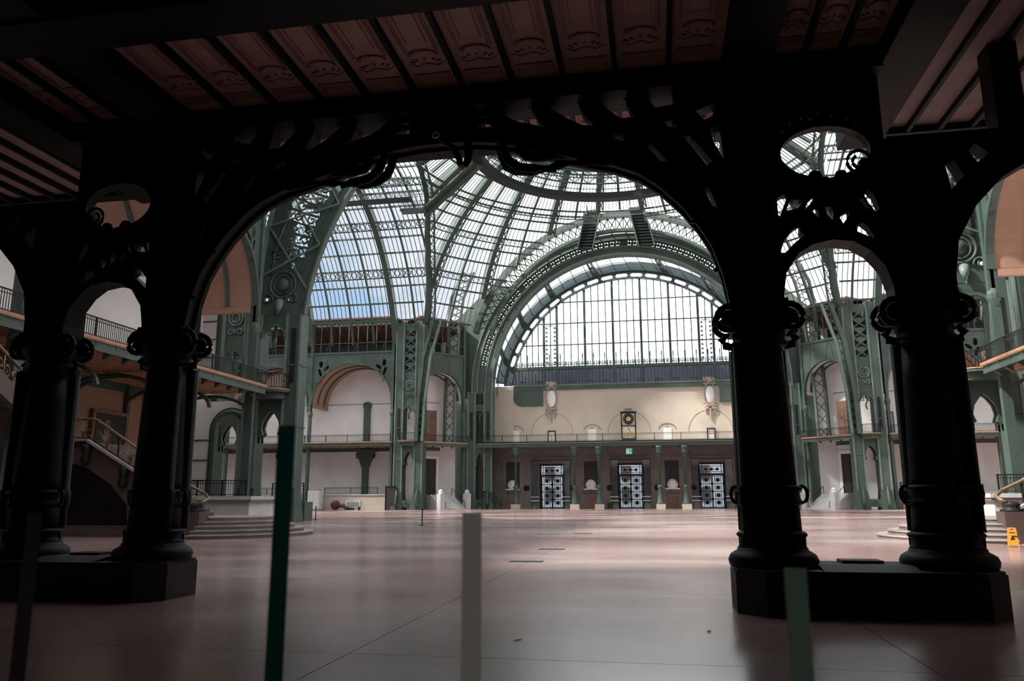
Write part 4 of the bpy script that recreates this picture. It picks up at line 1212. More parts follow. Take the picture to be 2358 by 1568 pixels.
# ------------------------------------------------------------------ glass vaults and dome
TH = [22 + 6 * k for k in range(12)]                  # purlin angles on one flank, up to 88
ZR = [CZ + RV * math.sin(R_(t)) for t in TH[:11]] + [40.0, 41.4, 42.6, 43.6, 44.3]
DP = [(24.0, 33.6), (24.75, 33.0), (28, 31.5), (31.5, 29.5), (34, 27.5), (36.2, 25.1), (38, 22.7), (40, 19.4), (42, 15.4), (43.5, 11.2), (44.5, 6.0), (45.0, 0.5)]
def rdome(z):
    for (z0, r0), (z1, r1) in zip(DP, DP[1:]):
        if z <= z1:
            return r0 + (r1 - r0) * (z - z0) / (z1 - z0)
    return 0.0
def in_dome(p):                                       # inside the dome shell in plan
    return p[2] < 45 and math.hypot(p[0] - CX, p[1] - YC) < rdome(p[2]) - 0.02
def in_vault(p):                                      # swallowed by a vault in front of it
    if p[1] > YC and (p[0] - CX) ** 2 < 18 ** 2 and p[1] < YC + 25.6 and (p[0] - CX) ** 2 + (p[2] - 18.6) ** 2 > 19.6 ** 2 and (p[1] - YC) ** 2 + (p[2] - CZ) ** 2 > RV * RV:
        return False
    return (p[1] - YC) ** 2 + (p[2] - CZ) ** 2 < RV * RV - 0.3 or (p[0] - CX) ** 2 + (p[2] - CZ) ** 2 < RV * RV - 0.3
def vp(x, th, dr=0.0):
    return Vector((x, YC + (RV + dr) * math.cos(R_(th)), CZ + (RV + dr) * math.sin(R_(th))))
def cut(pts, ok):
    runs, cur = [], []
    for p in pts:
        if ok(p):
            cur.append(p)
        else:
            if len(cur) > 1: runs.append(cur)
            cur = []
    if len(cur) > 1: runs.append(cur)
    return runs
RIBS = [-33.75 - BW * k for k in range(4)]
def nave(sg, nm, lab):
    root = empty(nm, (0, 0, 0), 0, lab, None, None, 'structure')
    fx = (lambda x: x) if sg < 0 else (lambda x: 2 * CX - x)
    okp = lambda p: not in_dome(p)
    xcols = [RIBS[0] + 2.975 * j for j in range(4, -13, -1)]
    # panes
    cache = {}
    far = TH[:12]
    near = [180 - t for t in TH]
    for i in range(len(xcols) - 1):
        xa, xb = fx(xcols[i]), fx(xcols[i + 1])
        xm = (xa + xb) / 2
        for k in range(11):
            for side, ths in ((0, far), (1, near)):
                t0, t1 = ths[k], ths[k + 1]
                c = vp(xm, (t0 + t1) / 2)
                if in_dome(c):
                    continue
                if (side, k) not in cache:
                    h = 1.45
                    q = [vp(-h, t0, 0.03), vp(h, t0, 0.03), vp(h, t1, 0.03), vp(-h, t1, 0.03)]
                    q2 = [vp(-h, t0, 0.05), vp(h, t0, 0.05), vp(h, t1, 0.05), vp(-h, t1, 0.05)]
                    cache[(side, k)] = MB().quadbox(q + q2).build('pane', 'glass', root, loc=(xm, 0, 0))
                else:
                    inst(cache[(side, k)], root, (xm, 0, 0))
    # glazing bars
    g = MB()
    x = xcols[0]
    while x > xcols[-1]:
        for t0 in (20, 92):
            for run in cut([vp(fx(x), t0 + 6 * j) for j in range(12 if t0 == 20 else 12)], okp):
                for a, b in zip(run, run[1:]):
                    g.bar(a, b, 0.085, 0.08, (1, 0, 0))
        x -= 2.975 / 5
    g.build('glazing_bars', 'green', root, kind='stuff')
    # secondary ribs and main ribs
    for j, x in enumerate(xcols):
        main = any(abs(x - r) < 0.1 for r in RIBS)
        for run in cut([vp(fx(x), 14 + 4 * i) for i in range(39)], okp):
            if len(run) < 2: continue
            if main:
                MB().sweep([Vector(p) for p in run], (1, 0, 0), 0.72, -0.12, 0.85).build('rib', 'green', root)
            else:
                MB().sweep([Vector(p) for p in run], (1, 0, 0), 0.24, -0.06, 0.22).build('secondary_rib', 'green', root)
    # purlins
    xl = [fx(xcols[0] - 0.743 * i) for i in range(int((xcols[0] - xcols[-1]) / 0.743))]
    for side in (0, 1):
        for k, t0 in enumerate(TH):
            th = t0 if side == 0 else 180 - t0
            for run in cut([vp(x, th) for x in xl], okp):
                b = MB()
                b.bar(run[0], run[-1], 0.2, 0.2)
                if k in (3, 6, 9):
                    lo = th - 2.9 if side == 0 else th + 2.9
                    r2 = [vp(p.x, lo, -0.1) for p in run]
                    b.bar(r2[0], r2[-1], 0.14, 0.14)
                    for i in range(len(run) - 1):
                        b.bar(run[i], r2[i + 1], 0.07)
                        b.bar(r2[i], run[i + 1], 0.07)
                        if i % 4 == 0: b.bar(run[i], r2[i], 0.09)
                b.build('lattice_purlin' if k in (3, 6, 9) else 'purlin', 'green', root)
    # groin rib towards the dome
    for side in (0, 1):
        pts = []
        for i in range(24):
            z = 24.2 + (38.6 - 24.2) * i / 23
            h = math.sqrt(max(0, RV * RV - (z - CZ) ** 2))
            r = rdome(z)
            if r > h:
                pts.append(Vector((CX + sg * math.sqrt(r * r - h * h), YC + (h if side == 0 else -h), z)))
        b = MB()
        b.tube(pts, [0.5 - 0.2 * i / len(pts) for i in range(len(pts))], 6)
        b.build('groin_rib', 'green', root, True)
        lt = MB()
        off = Vector((-sg * 0.9, 0.0, -0.5))
        p2 = [p + off for p in pts]
        lt.tube(p2, 0.13, 5)
        for i in range(len(pts) - 1):
            lt.bar(pts[i], p2[i + 1], 0.07)
            lt.bar(p2[i], pts[i + 1], 0.07)
        lt.build('groin_lattice', 'green', root)
    return root
nave(-1, 'ceiling_nave_left', 'glazed iron vault of the nave wing left of the dome')
nave(1, 'ceiling_nave_right', 'glazed iron vault of the nave wing right of the dome')

def dome():
    root = empty('ceiling_dome', (CX, YC, 0), 0, 'glazed iron dome with ribs fanning to the lantern ring', None, None, 'structure')
    ok = lambda p: not in_vault((p[0] + CX, p[1] + YC, p[2]))
    def dp(az, z, dr=0.0):
        r = rdome(z) + dr
        return Vector((r * math.sin(R_(az)), r * math.cos(R_(az)), z))
    AZ = [7.5 * k for k in range(48)]
    st = MB()
    cache = {}
    for a in AZ:
        for k in range(len(ZR) - 1):
            z0, z1 = ZR[k], ZR[k + 1]
            c = dp(a + 3.75, (z0 + z1) / 2)
            if not ok(c):
                continue
            front = a < 75 or a >= 285
            h = 3.7
            if front:
                if k not in cache:
                    q = [dp(-h, z0, 0.03), dp(h, z0, 0.03), dp(h, z1, 0.03), dp(-h, z1, 0.03)]
                    q2 = [dp(-h, z0, 0.05), dp(h, z0, 0.05), dp(h, z1, 0.05), dp(-h, z1, 0.05)]
                    o = MB().quadbox(q + q2).build('pane', 'glass', root)
                    cache[k] = o
                else:
                    o = inst(cache[k], root)
                o.rotation_euler = (0, 0, -R_(a + 3.75))
            else:
                st.quadbox([dp(a, z0, 0.03), dp(a + 7.5, z0, 0.03), dp(a + 7.5, z1, 0.03), dp(a, z1, 0.03), dp(a, z0, 0.05), dp(a + 7.5, z0, 0.05), dp(a + 7.5, z1, 0.05), dp(a, z1, 0.05)])
    st.build('rear_panes', 'glass', root, kind='stuff')
    zz = [24.2 + 0.8 * i for i in range(26)]
    g = MB()
    for k in range(48 * 6):
        if k % 6 == 0: continue
        for run in cut([dp(k * 1.25, z) for z in zz if z < 43.6 or k % 2 == 0], ok):
            for a, b in zip(run[::2], run[2::2] + ([run[-1]] if len(run) % 2 == 0 else [])):
                g.bar(a, b, 0.07, 0.07, (a.x, a.y, 0))
    g.build('glazing_bars', 'green', root, kind='stuff')
    for k, a in enumerate(AZ):
        tangent = Vector((math.cos(R_(a)), -math.sin(R_(a)), 0))
        for run in cut([dp(a, z) for z in zz], ok):
            if k % 2 == 1:
                MB().sweep(run, tangent, 0.62, -0.1, 0.9).build('rib', 'green', root)
                # lattice side of the rib
                off = 0.95
                b = MB()
                r2 = [p + tangent * off * (rdome(p.z) / 32.0) for p in run]
                b.tube(r2, 0.09, 4)
                for i in range(len(run) - 1):
                    b.bar(run[i], r2[i + 1], 0.10)
                    b.bar(r2[i], run[i + 1], 0.10)
                b.build('rib_lattice', 'green', root)
            else:
                MB().sweep(run, tangent, 0.27, -0.06, 0.3).build('secondary_rib', 'green', root)
    for k, z in enumerate(ZR):
        dense = [dp(1.875 * i, z) for i in range(193)]
        for run in cut(dense, ok):
            b = MB()
            for p, q in zip(run, run[1:]):
                b.bar(p, q, 0.19, 0.19)
            if k in (3, 6, 9, 12):
                r2 = [Vector((p.x * 0.985, p.y * 0.985, z - (1.0 if k < 9 else 0.5))) for p in run]
                for i in range(len(run) - 1):
                    b.bar(r2[i], r2[i + 1], 0.1, 0.12)
                    b.bar(run[i], r2[i + 1], 0.05)
                    b.bar(r2[i], run[i + 1], 0.05)
            b.build('lattice_purlin' if k in (3, 6, 9, 12) else 'purlin', 'green', root)
    return root
dome()

# lantern ring under the dome
lr = empty('lantern_ring', (CX, YC, 37.2), 0, 'circular dark walkway with lattice drum hung beneath the dome crown', 'walkway')
def circ(r, z, n=72):
    return [(r * math.cos(2 * math.pi * i / n), r * math.sin(2 * math.pi * i / n), z) for i in range(n)]
MB().lathe([(13.6, -0.1), (14.9, -0.1), (14.9, 0.55), (13.6, 0.55), (13.6, -0.1)], n=72, cap=False).build('deck', 'iron', lr)
b = MB()
b.tube(circ(14.8, 1.1), 0.05, 5, True)
b.tube(circ(13.7, 1.1), 0.05, 5, True)
for i in range(72):
    for r in (13.7, 14.8):
        a = 2 * math.pi * i / 72
        b.bar((r * math.cos(a), r * math.sin(a), 0.3), (r * math.cos(a), r * math.sin(a), 1.1), 0.04)
b.build('guard_rail', 'iron', lr)
b = MB()
n = 48
for r, z0, z1 in ((13.2, 1.6, 3.2), (12.4, 4.4, 5.3)):
    b.tube(circ(r, z0, n), 0.12, 5, True)
    b.tube(circ(r, z1, n), 0.12, 5, True)
    for i in range(n):
        a, c = 2 * math.pi * i / n, 2 * math.pi * (i + 1) / n
        b.bar((r * math.cos(a), r * math.sin(a), z0), (r * math.cos(c), r * math.sin(c), z1), 0.1)
        b.bar((r * math.cos(a), r * math.sin(a), z1), (r * math.cos(c), r * math.sin(c), z0), 0.1)
        b.bar((r * math.cos(a), r * math.sin(a), z0), (r * math.cos(a), r * math.sin(a), z1), 0.1)
b.build('lattice_drum', 'green', lr)
MB().lathe([(13.0, 3.3), (13.2, 3.3), (13.2, 4.3), (13.0, 4.3), (13.0, 3.3)], n=48, cap=False).build('drum_band', 'green_blue', lr)
b = MB()
for i in range(36):
    a = 2 * math.pi * i / 36
    for r in (13.8, 14.7):
        b.bar((r * math.cos(a), r * math.sin(a), 0.3), (r * 0.97 * math.cos(a), r * 0.97 * math.sin(a), 4.6), 0.05)
b.build('hanger_rods', 'green', lr)
# catwalks under the left vault
cwk = empty('roof_catwalk', (-25.0, 84.0, 35.2), 0, 'long green gangway slab running from the left groin to the lantern ring', 'walkway')
MB().bar((-1.0, 1.2, -0.35), (7.2, -6.6, 1.75), 1.5, 0.22).build('deck', 'green', cwk)
MB().bar((-1.0, 1.2, -0.65), (7.2, -6.6, 1.45), 0.2, 0.4).build('keel', 'green', cwk)
rr = MB()
for i in range(13):
    p = Vector((-1.0, 1.2, -0.2)).lerp(Vector((7.2, -6.6, 1.9)), i / 12)
    rr.bar(p, p + Vector((0, 0, 1.0)), 0.04)
rr.bar((-1.0, 1.2, 0.8), (7.2, -6.6, 2.9), 0.05)
rr.build('guard_rail', 'iron', cwk)
cw2 = empty('roof_catwalk', (-32.5, 81.6, 35.3), 0, 'level gangway with lattice guard hanging under the left glass vault', 'walkway')
MB().box(-7.0, 6.0, -0.6, 0.6, -0.2, 0.0).build('deck', 'iron', cw2)
t = MB()
lattice(t, (-7.0, 0.55, 0.3), (6.0, 0.55, 0.3), 0.9, 18, 0.05, 0.08)
lattice(t, (-7.0, -0.55, 1.6), (6.0, -0.55, 1.6), 0.8, 18, 0.05, 0.1)
for i in range(8):
    x = -7 + 13 * i / 7
    t.bar((x, -0.55, 0), (x, -0.55, 3.0), 0.07)
t.build('lattice_guard', 'green', cw2)
pf = empty('roof_platform', (-26.7, 83.0, 34.2), 0, 'small square cage platform hanging at the left end of the gangway', 'walkway')
MB().box(-1.4, 1.4, -0.7, 0.7, 0, 0.25).build('deck', 'green', pf)
t = MB()
for x in (-1.3, -0.65, 0, 0.65, 1.3):
    for y in (-0.65, 0.65):
        t.bar((x, y, 0.2), (x * 0.9, y, 2.6), 0.04)
for z in (0.9, 1.6, 2.4):
    t.bar((-1.3, -0.65, z), (1.3, -0.65, z), 0.04)
    t.bar((-1.3, 0.65, z), (1.3, 0.65, z), 0.04)
t.build('cage', 'iron', pf)

# near transept vault, out of sight overhead, sieving the daylight on the floor
tv = empty('ceiling_transept', (CX, 0, 0), 0, 'glazed iron vault over the near arm of the transept', None, None, 'structure')
def tp(th, y, dr=0.0):
    return Vector(((RV + dr) * math.cos(R_(th)), y, CZ + (RV + dr) * math.sin(R_(th))))
p_, q_ = MB(), MB()
ths = TH + [180 - t for t in TH[::-1]]
for i in range(13):
    y0 = 9.2 + i * 3.0
    for a, c in zip(ths, ths[1:]):
        q_.quadbox([tp(a, y0, 0.03), tp(c, y0, 0.03), tp(c, y0 + 2.96, 0.03), tp(a, y0 + 2.96, 0.03), tp(a, y0, 0.05), tp(c, y0, 0.05), tp(c, y0 + 2.96, 0.05), tp(a, y0 + 2.96, 0.05)])
    p_.sweep([tp(16 + 4 * k, y0) for k in range(38)], (0, 1, 0), 0.55 if i % 4 == 0 else 0.13, -0.06, 0.7 if i % 4 == 0 else 0.16)
    for k in range(1, 5):
        p_.sweep([tp(16 + 8 * j, y0 + 0.6 * k) for j in range(19)], (0, 1, 0), 0.045, 0, 0.06)
for a in ths:
    p_.bar(tp(a, 9.2), tp(a, 48.3), 0.11, 0.16)
q_.build('panes', 'glass', tv, kind='stuff')
p_.build('ribs_and_bars', 'green', tv, kind='stuff')
for sg in (-1, 1):
    MB().box(min(sg * 20.3, sg * 28.6), max(sg * 20.3, sg * 28.6), 9.0, 48.4, 25.6, 25.8).build('side_roof', 'timber', tv)
# ------------------------------------------------------------------ end wall with the great window
YW = 109.0
WC, WZ, WR = -2.75, 14.85, 17.25
win = empty('window_1', (WC, YW, WZ), 0, 'huge semicircular white lit window with green mullions and slotted rim', None, None, 'structure')
def pol(r, a): return (r * math.cos(R_(a)), r * math.sin(R_(a)))
slots = []
def slot(a, r=17.78, l=0.84, h=0.27):
    c = pol(r, a)
    g = R_(a + 90)
    pts = []
    for k in range(7):
        b = -math.pi / 2 + math.pi * k / 6
        pts.append((l - h + h * math.cos(b), h * math.sin(b)))
    for k in range(7):
        b = math.pi / 2 + math.pi * k / 6
        pts.append((-l + h + h * math.cos(b), h * math.sin(b)))
    return [(c[0] + x * math.cos(g) - y * math.sin(g), c[1] + x * math.sin(g) + y * math.cos(g)) for x, y in pts]
for half, (a0, a1) in enumerate(((8, 90), (90, 172))):
    sl = [slot(90 + (k + 0.5 if half else -k - 0.5) * 6.75) for k in range(11)]
    MB().plate(ann(WR, 19.6, a0, a1, 2), sl, (0, 0.1, 0), (1, 0, 0), (0, 0, 1), 0.3).build('slotted_rim', 'green_blue', win)
MB().sweep([(*pol(WR, a),) for a in ()] or [(pol(WR, a)[0], -0.1, pol(WR, a)[1]) for a in range(8, 173, 2)], (0, 1, 0), 0.35, -0.1, 0.1).build('inner_moulding', 'green', win)
MB().sweep([(pol(18.5, a)[0], -0.12, pol(18.5, a)[1]) for a in range(8, 173, 2)], (0, 1, 0), 0.2, -0.1, 0.1).build('rim_moulding', 'green_blue', win)
ZS = 19.7 - WZ                               # sill in local z
MX = [-15.08, -13.2, -9.22, -5.23, -1.31, 2.63, 6.57, 8.5, 12.45]
MX = [x - WC for x in MX] + [-18.2 - 0.0 + 0.0]
mull_x = sorted(MX)
for x in mull_x:
    top = math.sqrt(max(0.1, WR * WR - x * x))
    if top > 2.3:
        MB().box(x - 0.16, x + 0.16, -0.18, 0.18, 16.9 - WZ, top + 0.05).build('mullion', 'green_blue', win)
for z in (22.8, 25.92, 29.01):
    h = math.sqrt(WR * WR - (z - WZ) ** 2)
    MB().box(-h, h, -0.07, 0.07, z - WZ - 0.07, z - WZ + 0.07).build('transom', 'green_blue', win)
edges = [-16.55] + mull_x + [16.55]
edges = sorted(set(round(e, 3) for e in edges))
gb = MB()
for x0, x1 in zip(edges, edges[1:]):
    n = max(1, int((x1 - x0) / 0.8))
    for i in range(1, n):
        x = x0 + (x1 - x0) * i / n
        if abs(x) < WR - 0.3:
            gb.box(x - 0.065, x + 0.065, -0.04, 0.04, ZS, math.sqrt(WR * WR - x * x))
gb.build('glazing_bars', 'green_blue', win, kind='stuff')
zrow = [ZS, 22.8 - WZ, 25.92 - WZ, 29.01 - WZ, 40]
for x0, x1 in zip(edges, edges[1:]):
    for z0, z1 in zip(zrow, zrow[1:]):
        ta = math.sqrt(max(0, WR * WR - x0 * x0)); tb = math.sqrt(max(0, WR * WR - x1 * x1))
        a1, b1 = min(z1, ta), min(z1, tb)
        if a1 <= z0 + 0.05 and b1 <= z0 + 0.05:
            continue
        a1, b1 = max(a1, z0 + 0.001), max(b1, z0 + 0.001)
        MB().quadbox([(x0, 0.0, z0), (x1, 0.0, z0), (x1, 0.02, z0), (x0, 0.02, z0), (x0, 0.0, a1), (x1, 0.0, b1), (x1, 0.02, b1), (x0, 0.02, a1)]).build('pane', 'glass', win)
MB().box(-16.7, 16.7, -0.2, 0.2, ZS - 0.42, ZS).build('sill', 'green', win)
cr = MB()                                     # cresting of little spears on the sill
n = 84
for i in range(n):
    x = -16.3 + 32.6 * i / (n - 1)
    cr.box(x - 0.055, x + 0.055, -0.16, -0.06, ZS, ZS + (1.35 if i % 4 == 0 else 0.7))
    if i % 2 == 0:
        cr.ring((x, -0.13, ZS + 0.42), (1, 0, 0), (0, 0, 1), 0.2, 0.16, 0.06, 8, 4)
    if i % 4 == 0:
        cr.bar((x, -0.13, ZS + 1.1), (x, -0.13, ZS + 1.75), 0.14)
cr.box(-16.3, 16.3, -0.16, -0.1, ZS + 0.18, ZS + 0.25)
cr.build('cresting', 'green', win, kind='stuff')
for x0, x1 in zip(edges, edges[1:]):
    MB().box(x0, x1, 0.1, 0.14, 17.1 - WZ, ZS - 0.42).build('dark_pane', 'ringglass', win)
db = MB()
n = 70
for i in range(n):
    x = -16.5 + 33.0 * i / (n - 1)
    db.box(x - 0.05, x + 0.05, -0.05, 0.05, 17.1 - WZ, ZS - 0.42 - (0.0 if i % 3 else 0.5))
    if i % 5 == 2:
        db.ring((x, -0.05, 17.25 - WZ), (1, 0, 0), (0, 0, 1), 0.5, 0.4, 0.05, 10, 4)
db.build('band_bars', 'green_blue', win, kind='stuff')
MB().box(-16.7, 16.7, -0.25, 0.3, 16.35 - WZ, 17.1 - WZ).build('green_band', 'green', win)
MB().box(-16.7, 16.7, -0.32, 0.3, 16.95 - WZ, 17.1 - WZ).build('band_ledge', 'green_lt', win)
for x in (-14.1 - WC, 7.55 - WC):              # leafy chains beside the paired mullions
    ch = MB()
    for s_ in (-0.62, 0.62):
        for k in range(9):
            ch.bar((x + s_ * 0.75, -0.15, ZS + 0.5 + 0.62 * k), (x + s_ * 1.1, -0.15, ZS + 0.7 + 0.62 * k), 0.22)
    ch.tube(spiral((x - 0.25, -0.15, ZS + 6.0), (-1, 0, 0), (0, 0, 1), 0.3, 0.1, 300, 1.2, 12), 0.05, 4)
    ch.tube(spiral((x + 0.25, -0.15, ZS + 6.0), (1, 0, 0), (0, 0, 1), 0.3, 0.1, 300, 1.2, 12), 0.05, 4)
    ch.build('leaf_chain', 'green', win)

# glass throat between the great arch and the window rim
throat = empty('ceiling_throat', (0, 0, 0), 0, 'curved glass strip between the great arch and the window rim', None, None, 'structure')
def t0(a): return Vector((FA[0] + 18.3 * math.cos(R_(a)), 106.2, FA[1] + 18.3 * math.sin(R_(a))))
def t1(a): return Vector((WC + 18.9 * math.cos(R_(a)), 108.95, WZ + 18.9 * math.sin(R_(a))))
tb_ = MB()
for a in range(0, 180, 6):
    q = [t0(a), t0(a + 6), t1(a + 6), t1(a)]
    MB().quadbox(q + [p + Vector((0.015 * math.cos(R_(a)), 0, 0.02)) for p in q]).build('pane', 'glass', throat)
    tb_.bar(t0(a), t1(a), 0.07, 0.12)
    m0, m1 = t0(a).lerp(t1(a), 0.5), t0(a + 6).lerp(t1(a + 6), 0.5)
    tb_.bar(m0, m1, 0.07, 0.09)
tb_.build('glazing_bars', 'green_blue', throat)
for a in (18, 36, 54, 75, 105, 126, 144, 162):
    b = MB()
    for d in (-0.8, 0.8):
        b.bar(t0(a + d), t1(a + d), 0.18, 0.5)
    b.bar(t0(a - 0.8).lerp(t1(a - 0.8), 0.5), t0(a + 0.8).lerp(t1(a + 0.8), 0.5), 0.2, 0.3)
    b.build('bracket', 'green', throat)

# ------------------------------------------------------------------ far wall, upper cream zone
fw = empty('wall_far', (0, YW, 0), 0, 'cream stucco end wall below the semicircular window', None, None, 'structure')
MB().box(-22.6, 17.4, 0.0, 0.4, 8.2, 16.36).build('stucco', 'cream', fw)
for sg, lab in ((-1, 'l'), (1, 'r')):
    x = WC + sg * 18.4
    MB().box(x - 1.6, x + 1.6, -0.25, 0.4, 16.36, 17.0).build('side_cap', 'cream', fw)
    MB().box(x - 1.6, x + 1.6, -0.22, -0.01, 8.75, 16.36).build('side_pier', 'cream', fw)
    # blank green panel with rounded corner
    s = 1 if sg < 0 else 1
    cxp = -17.4 if sg < 0 else 11.0
    pts = [(-2.1, 2.6), (2.1, 2.6), (2.1, 0.0), (-0.9, 0.0), (-1.5, 0.15), (-1.95, 0.6), (-2.1, 1.2)]
    if sg > 0:
        pts = [(-x_, z) for x_, z in pts]
    MB().plate(pts, [], (cxp, -0.1, 14.1), (1, 0, 0), (0, 0, 1), 0.2).build('green_panel', 'green', fw)
    MB().plate([(x_ * 0.94, z * 0.8 + 0.2) for x_, z in pts], [], (cxp, -0.2, 14.1), (1, 0, 0), (0, 0, 1), 0.04).build('green_panel_field', 'green', fw)
for x in (-19.3, -8.5, 1.75, 12.4):             # arched recesses with pale doors
    MB().sweep([(x + 1.15 * math.cos(R_(a)), -0.01, 10.6 + 0.75 * math.sin(R_(a))) for a in range(0, 181, 12)], (0, 1, 0), 0.08, -0.06, 0.06).build('blind_arch', 'brown', fw)
    MB().box(x - 0.55, x + 0.55, -0.05, 0.02, 8.75, 10.75).build('pale_door', 'white', fw)
    MB().box(x - 0.12, x + 0.12, -0.07, -0.05, 10.85, 10.98).build('door_plate', 'exit', fw)
for x in (-14.1, -3.4, 7.5):                    # big faint arch seams in the stucco
    MB().sweep([(x + 2.9 * math.cos(R_(a)), -0.005, 10.2 + 2.9 * math.sin(R_(a))) for a in range(0, 181, 9)], (0, 1, 0), 0.03, -0.03, 0.03).build('stucco_seam', 'brown', fw)
for n_, x in ((2, -14.13), (3, 7.52)):
    wv = empty('window_%d' % n_, (x, YW - 0.12, 8.9), 0, 'small black framed window in the cream wall ' + ('below the cartouche near the blank rounded green panel' if n_ == 2 else 'below the cartouche beside the right column pair'), None, None, 'structure')
    MB().plate([(-0.55, 0), (0.55, 0), (0.55, 1.7), (-0.55, 1.7)], [[(-0.42, 0.12), (0.42, 0.12), (0.42, 1.55), (-0.42, 1.55)]], (0, 0, 0), (1, 0, 0), (0, 0, 1), 0.16).build('frame', 'iron', wv)
    MB().box(-0.42, 0.42, 0.02, 0.05, 0.12, 1.55).build('pane', 'clockw', wv)
    MB().box(-0.42, 0.42, -0.02, 0.02, 1.0, 1.04).build('glazing_bar', 'iron', wv)
def cartouche(x, z, lab):
    c = empty('cartouche', (x, YW - 0.02, z), 0, lab, 'relief')
    MB().lathe([(0.001, 0.22), (0.45, 0.2), (0.62, 0.05), (0.64, 0.0)][::-1], (0, 0, 0), 20).build('shield', 'stucco', c, True)
    o = c.children[0]
    o.rotation_euler = (math.pi / 2, 0, 0)
    o.scale = (1, 2.05, 1)
    fr_ = MB()
    for i in range(26):
        a = 2 * math.pi * i / 26
        p = (0.80 * math.cos(a), -0.12, 1.5 * math.sin(a))
        fr_.lathe([(0.001, -0.15), (0.12, -0.08), (0.15, 0), (0.12, 0.08), (0.001, 0.15)], p, 6)
    fr_.build('leaf_wreath', 'plaster', c, True)
    t_ = MB()
    for sg in (-1, 1):
        t_.tube(spiral((sg * 0.5, -0.15, 1.75), (sg, 0, 0), (0, 0, 1), 0.42, 0.1, 200, 1.3, 18), 0.12, 6)
        t_.tube(spiral((sg * 0.45, -0.15, -1.75), (sg, 0, 0), (0, 0, 1), 0.36, 0.1, 160, -1.3, 18), 0.10, 6)
        t_.tube([(sg * 0.4, -0.1, -1.7), (sg * 0.7, -0.1, -2.3), (sg * 0.45, -0.1, -2.9)], [0.12, 0.1, 0.04], 6)
    t_.lathe([(0.001, -0.4), (0.3, -0.3), (0.38, 0.0), (0.25, 0.3), (0.001, 0.42)], (0, -0.15, 2.0), 10)
    t_.build('crest', 'plaster', c, True)
    d = MB()
    for i in range(5):
        d.lathe([(0.001, -0.2), (0.22 - i * 0.025, 0), (0.001, 0.2)], (0, -0.12, -2.1 - i * 0.32), 8)
    d.build('pendant', 'plaster', c, True)
    MB().box(-1.05, 1.05, -0.02, 0.06, -1.2, 2.4).build('back_panel', 'cream', c)
    return c
cartouche(-14.12, 15.2, 'pale plaster oval cartouche with leaf wreath next to the blank rounded green panel')
cartouche(7.62, 15.2, 'pale plaster oval cartouche with leaf wreath beside the right column pair')

# ------------------------------------------------------------------ clock
ck = empty('gallery_clock', (-3.42, 107.4, 8.72), 0, 'tall black framed clock standing on the balcony in the middle of the end wall', 'clock')
MB().box(-0.95, 0.95, -0.3, 0.3, 0, 0.55).build('base', 'iron', ck)
for x in (-0.93, 0.93):
    MB().box(x - 0.08, x + 0.08, -0.25, 0.25, 0.55, 4.1).build('upright', 'iron', ck)
for z in (2.2, 3.95):
    MB().box(-1.0, 1.0, -0.25, 0.25, z, z + 0.12).build('cross_bar', 'iron', ck)
MB().box(-1.1, 1.1, -0.3, 0.3, 4.07, 4.2).build('cornice', 'iron', ck)
tp_ = MB()
for x in (-0.4, 0, 0.4):
    tp_.tube(spiral((x, 0, 4.38), (1, 0, 0), (0, 0, 1), 0.15, 0.15, 0, 1, 12), 0.035, 5)
tp_.box(-0.45, 0.45, -0.05, 0.05, 4.52, 4.6)
tp_.build('crown', 'iron', ck)
MB().box(-0.86, 0.86, 0.0, 0.08, 2.3, 3.95).build('dial_panel', 'clockw', ck)
MB().box(-0.86, 0.86, 0.0, 0.08, 0.55, 2.2).build('lower_panel', 'clockw', ck)
dial = MB().disc((0, -0.06, 3.18), (1, 0, 0), (0, 0, 1), 0.74, 0.06, 28).build('dial', 'iron', ck)
nm_ = MB()
for i in range(12):
    a = R_(30 * i)
    nm_.bar((0.46 * math.sin(a), -0.1, 3.18 + 0.46 * math.cos(a)), (0.66 * math.sin(a), -0.1, 3.18 + 0.66 * math.cos(a)), 0.10 if i % 3 == 0 else 0.07, 0.03)
nm_.build('numerals', 'gold', dial)
MB().disc((0, -0.1, 3.18), (1, 0, 0), (0, 0, 1), 0.3, 0.04, 20).build('dial_centre', 'gold', dial)
MB().bar((0.02, -0.14, 3.3), (-0.05, -0.14, 2.8), 0.06, 0.02).build('minute_hand', 'iron', dial)
MB().bar((0, -0.14, 3.18), (-0.22, -0.14, 3.34), 0.07, 0.02).build('hour_hand', 'iron', dial)
go = MB()
for sg in (-1, 1):
    go.tube(spiral((sg * 0.42, -0.1, 1.15), (sg, 0, 0), (0, 0, 1), 0.3, 0.06, 180, 1.3, 16), 0.06, 5)
    go.tube([(sg * 0.7, -0.1, 0.8), (sg * 0.4, -0.1, 1.0), (sg * 0.15, -0.1, 1.6), (0, -0.1, 2.0)], 0.06, 5)
go.lathe([(0.001, 0.9), (0.2, 1.1), (0.14, 1.5), (0.001, 1.75)], (0, -0.1, 0), 8)
go.build('gilded_ornament', 'gold', ck, True)

# ------------------------------------------------------------------ entrance level
ew = empty('wall_entrance', (0, 108.1, 0), 0, 'brown stone entrance wall under the far balcony with door openings', None, None, 'structure')
DX = (-14.06, -3.39, 7.25)
NX = (-19.5, -8.73, 2.09)
def rect(x0, x1, z0, z1): return [(x0, z0), (x1, z0), (x1, z1), (x0, z1)]
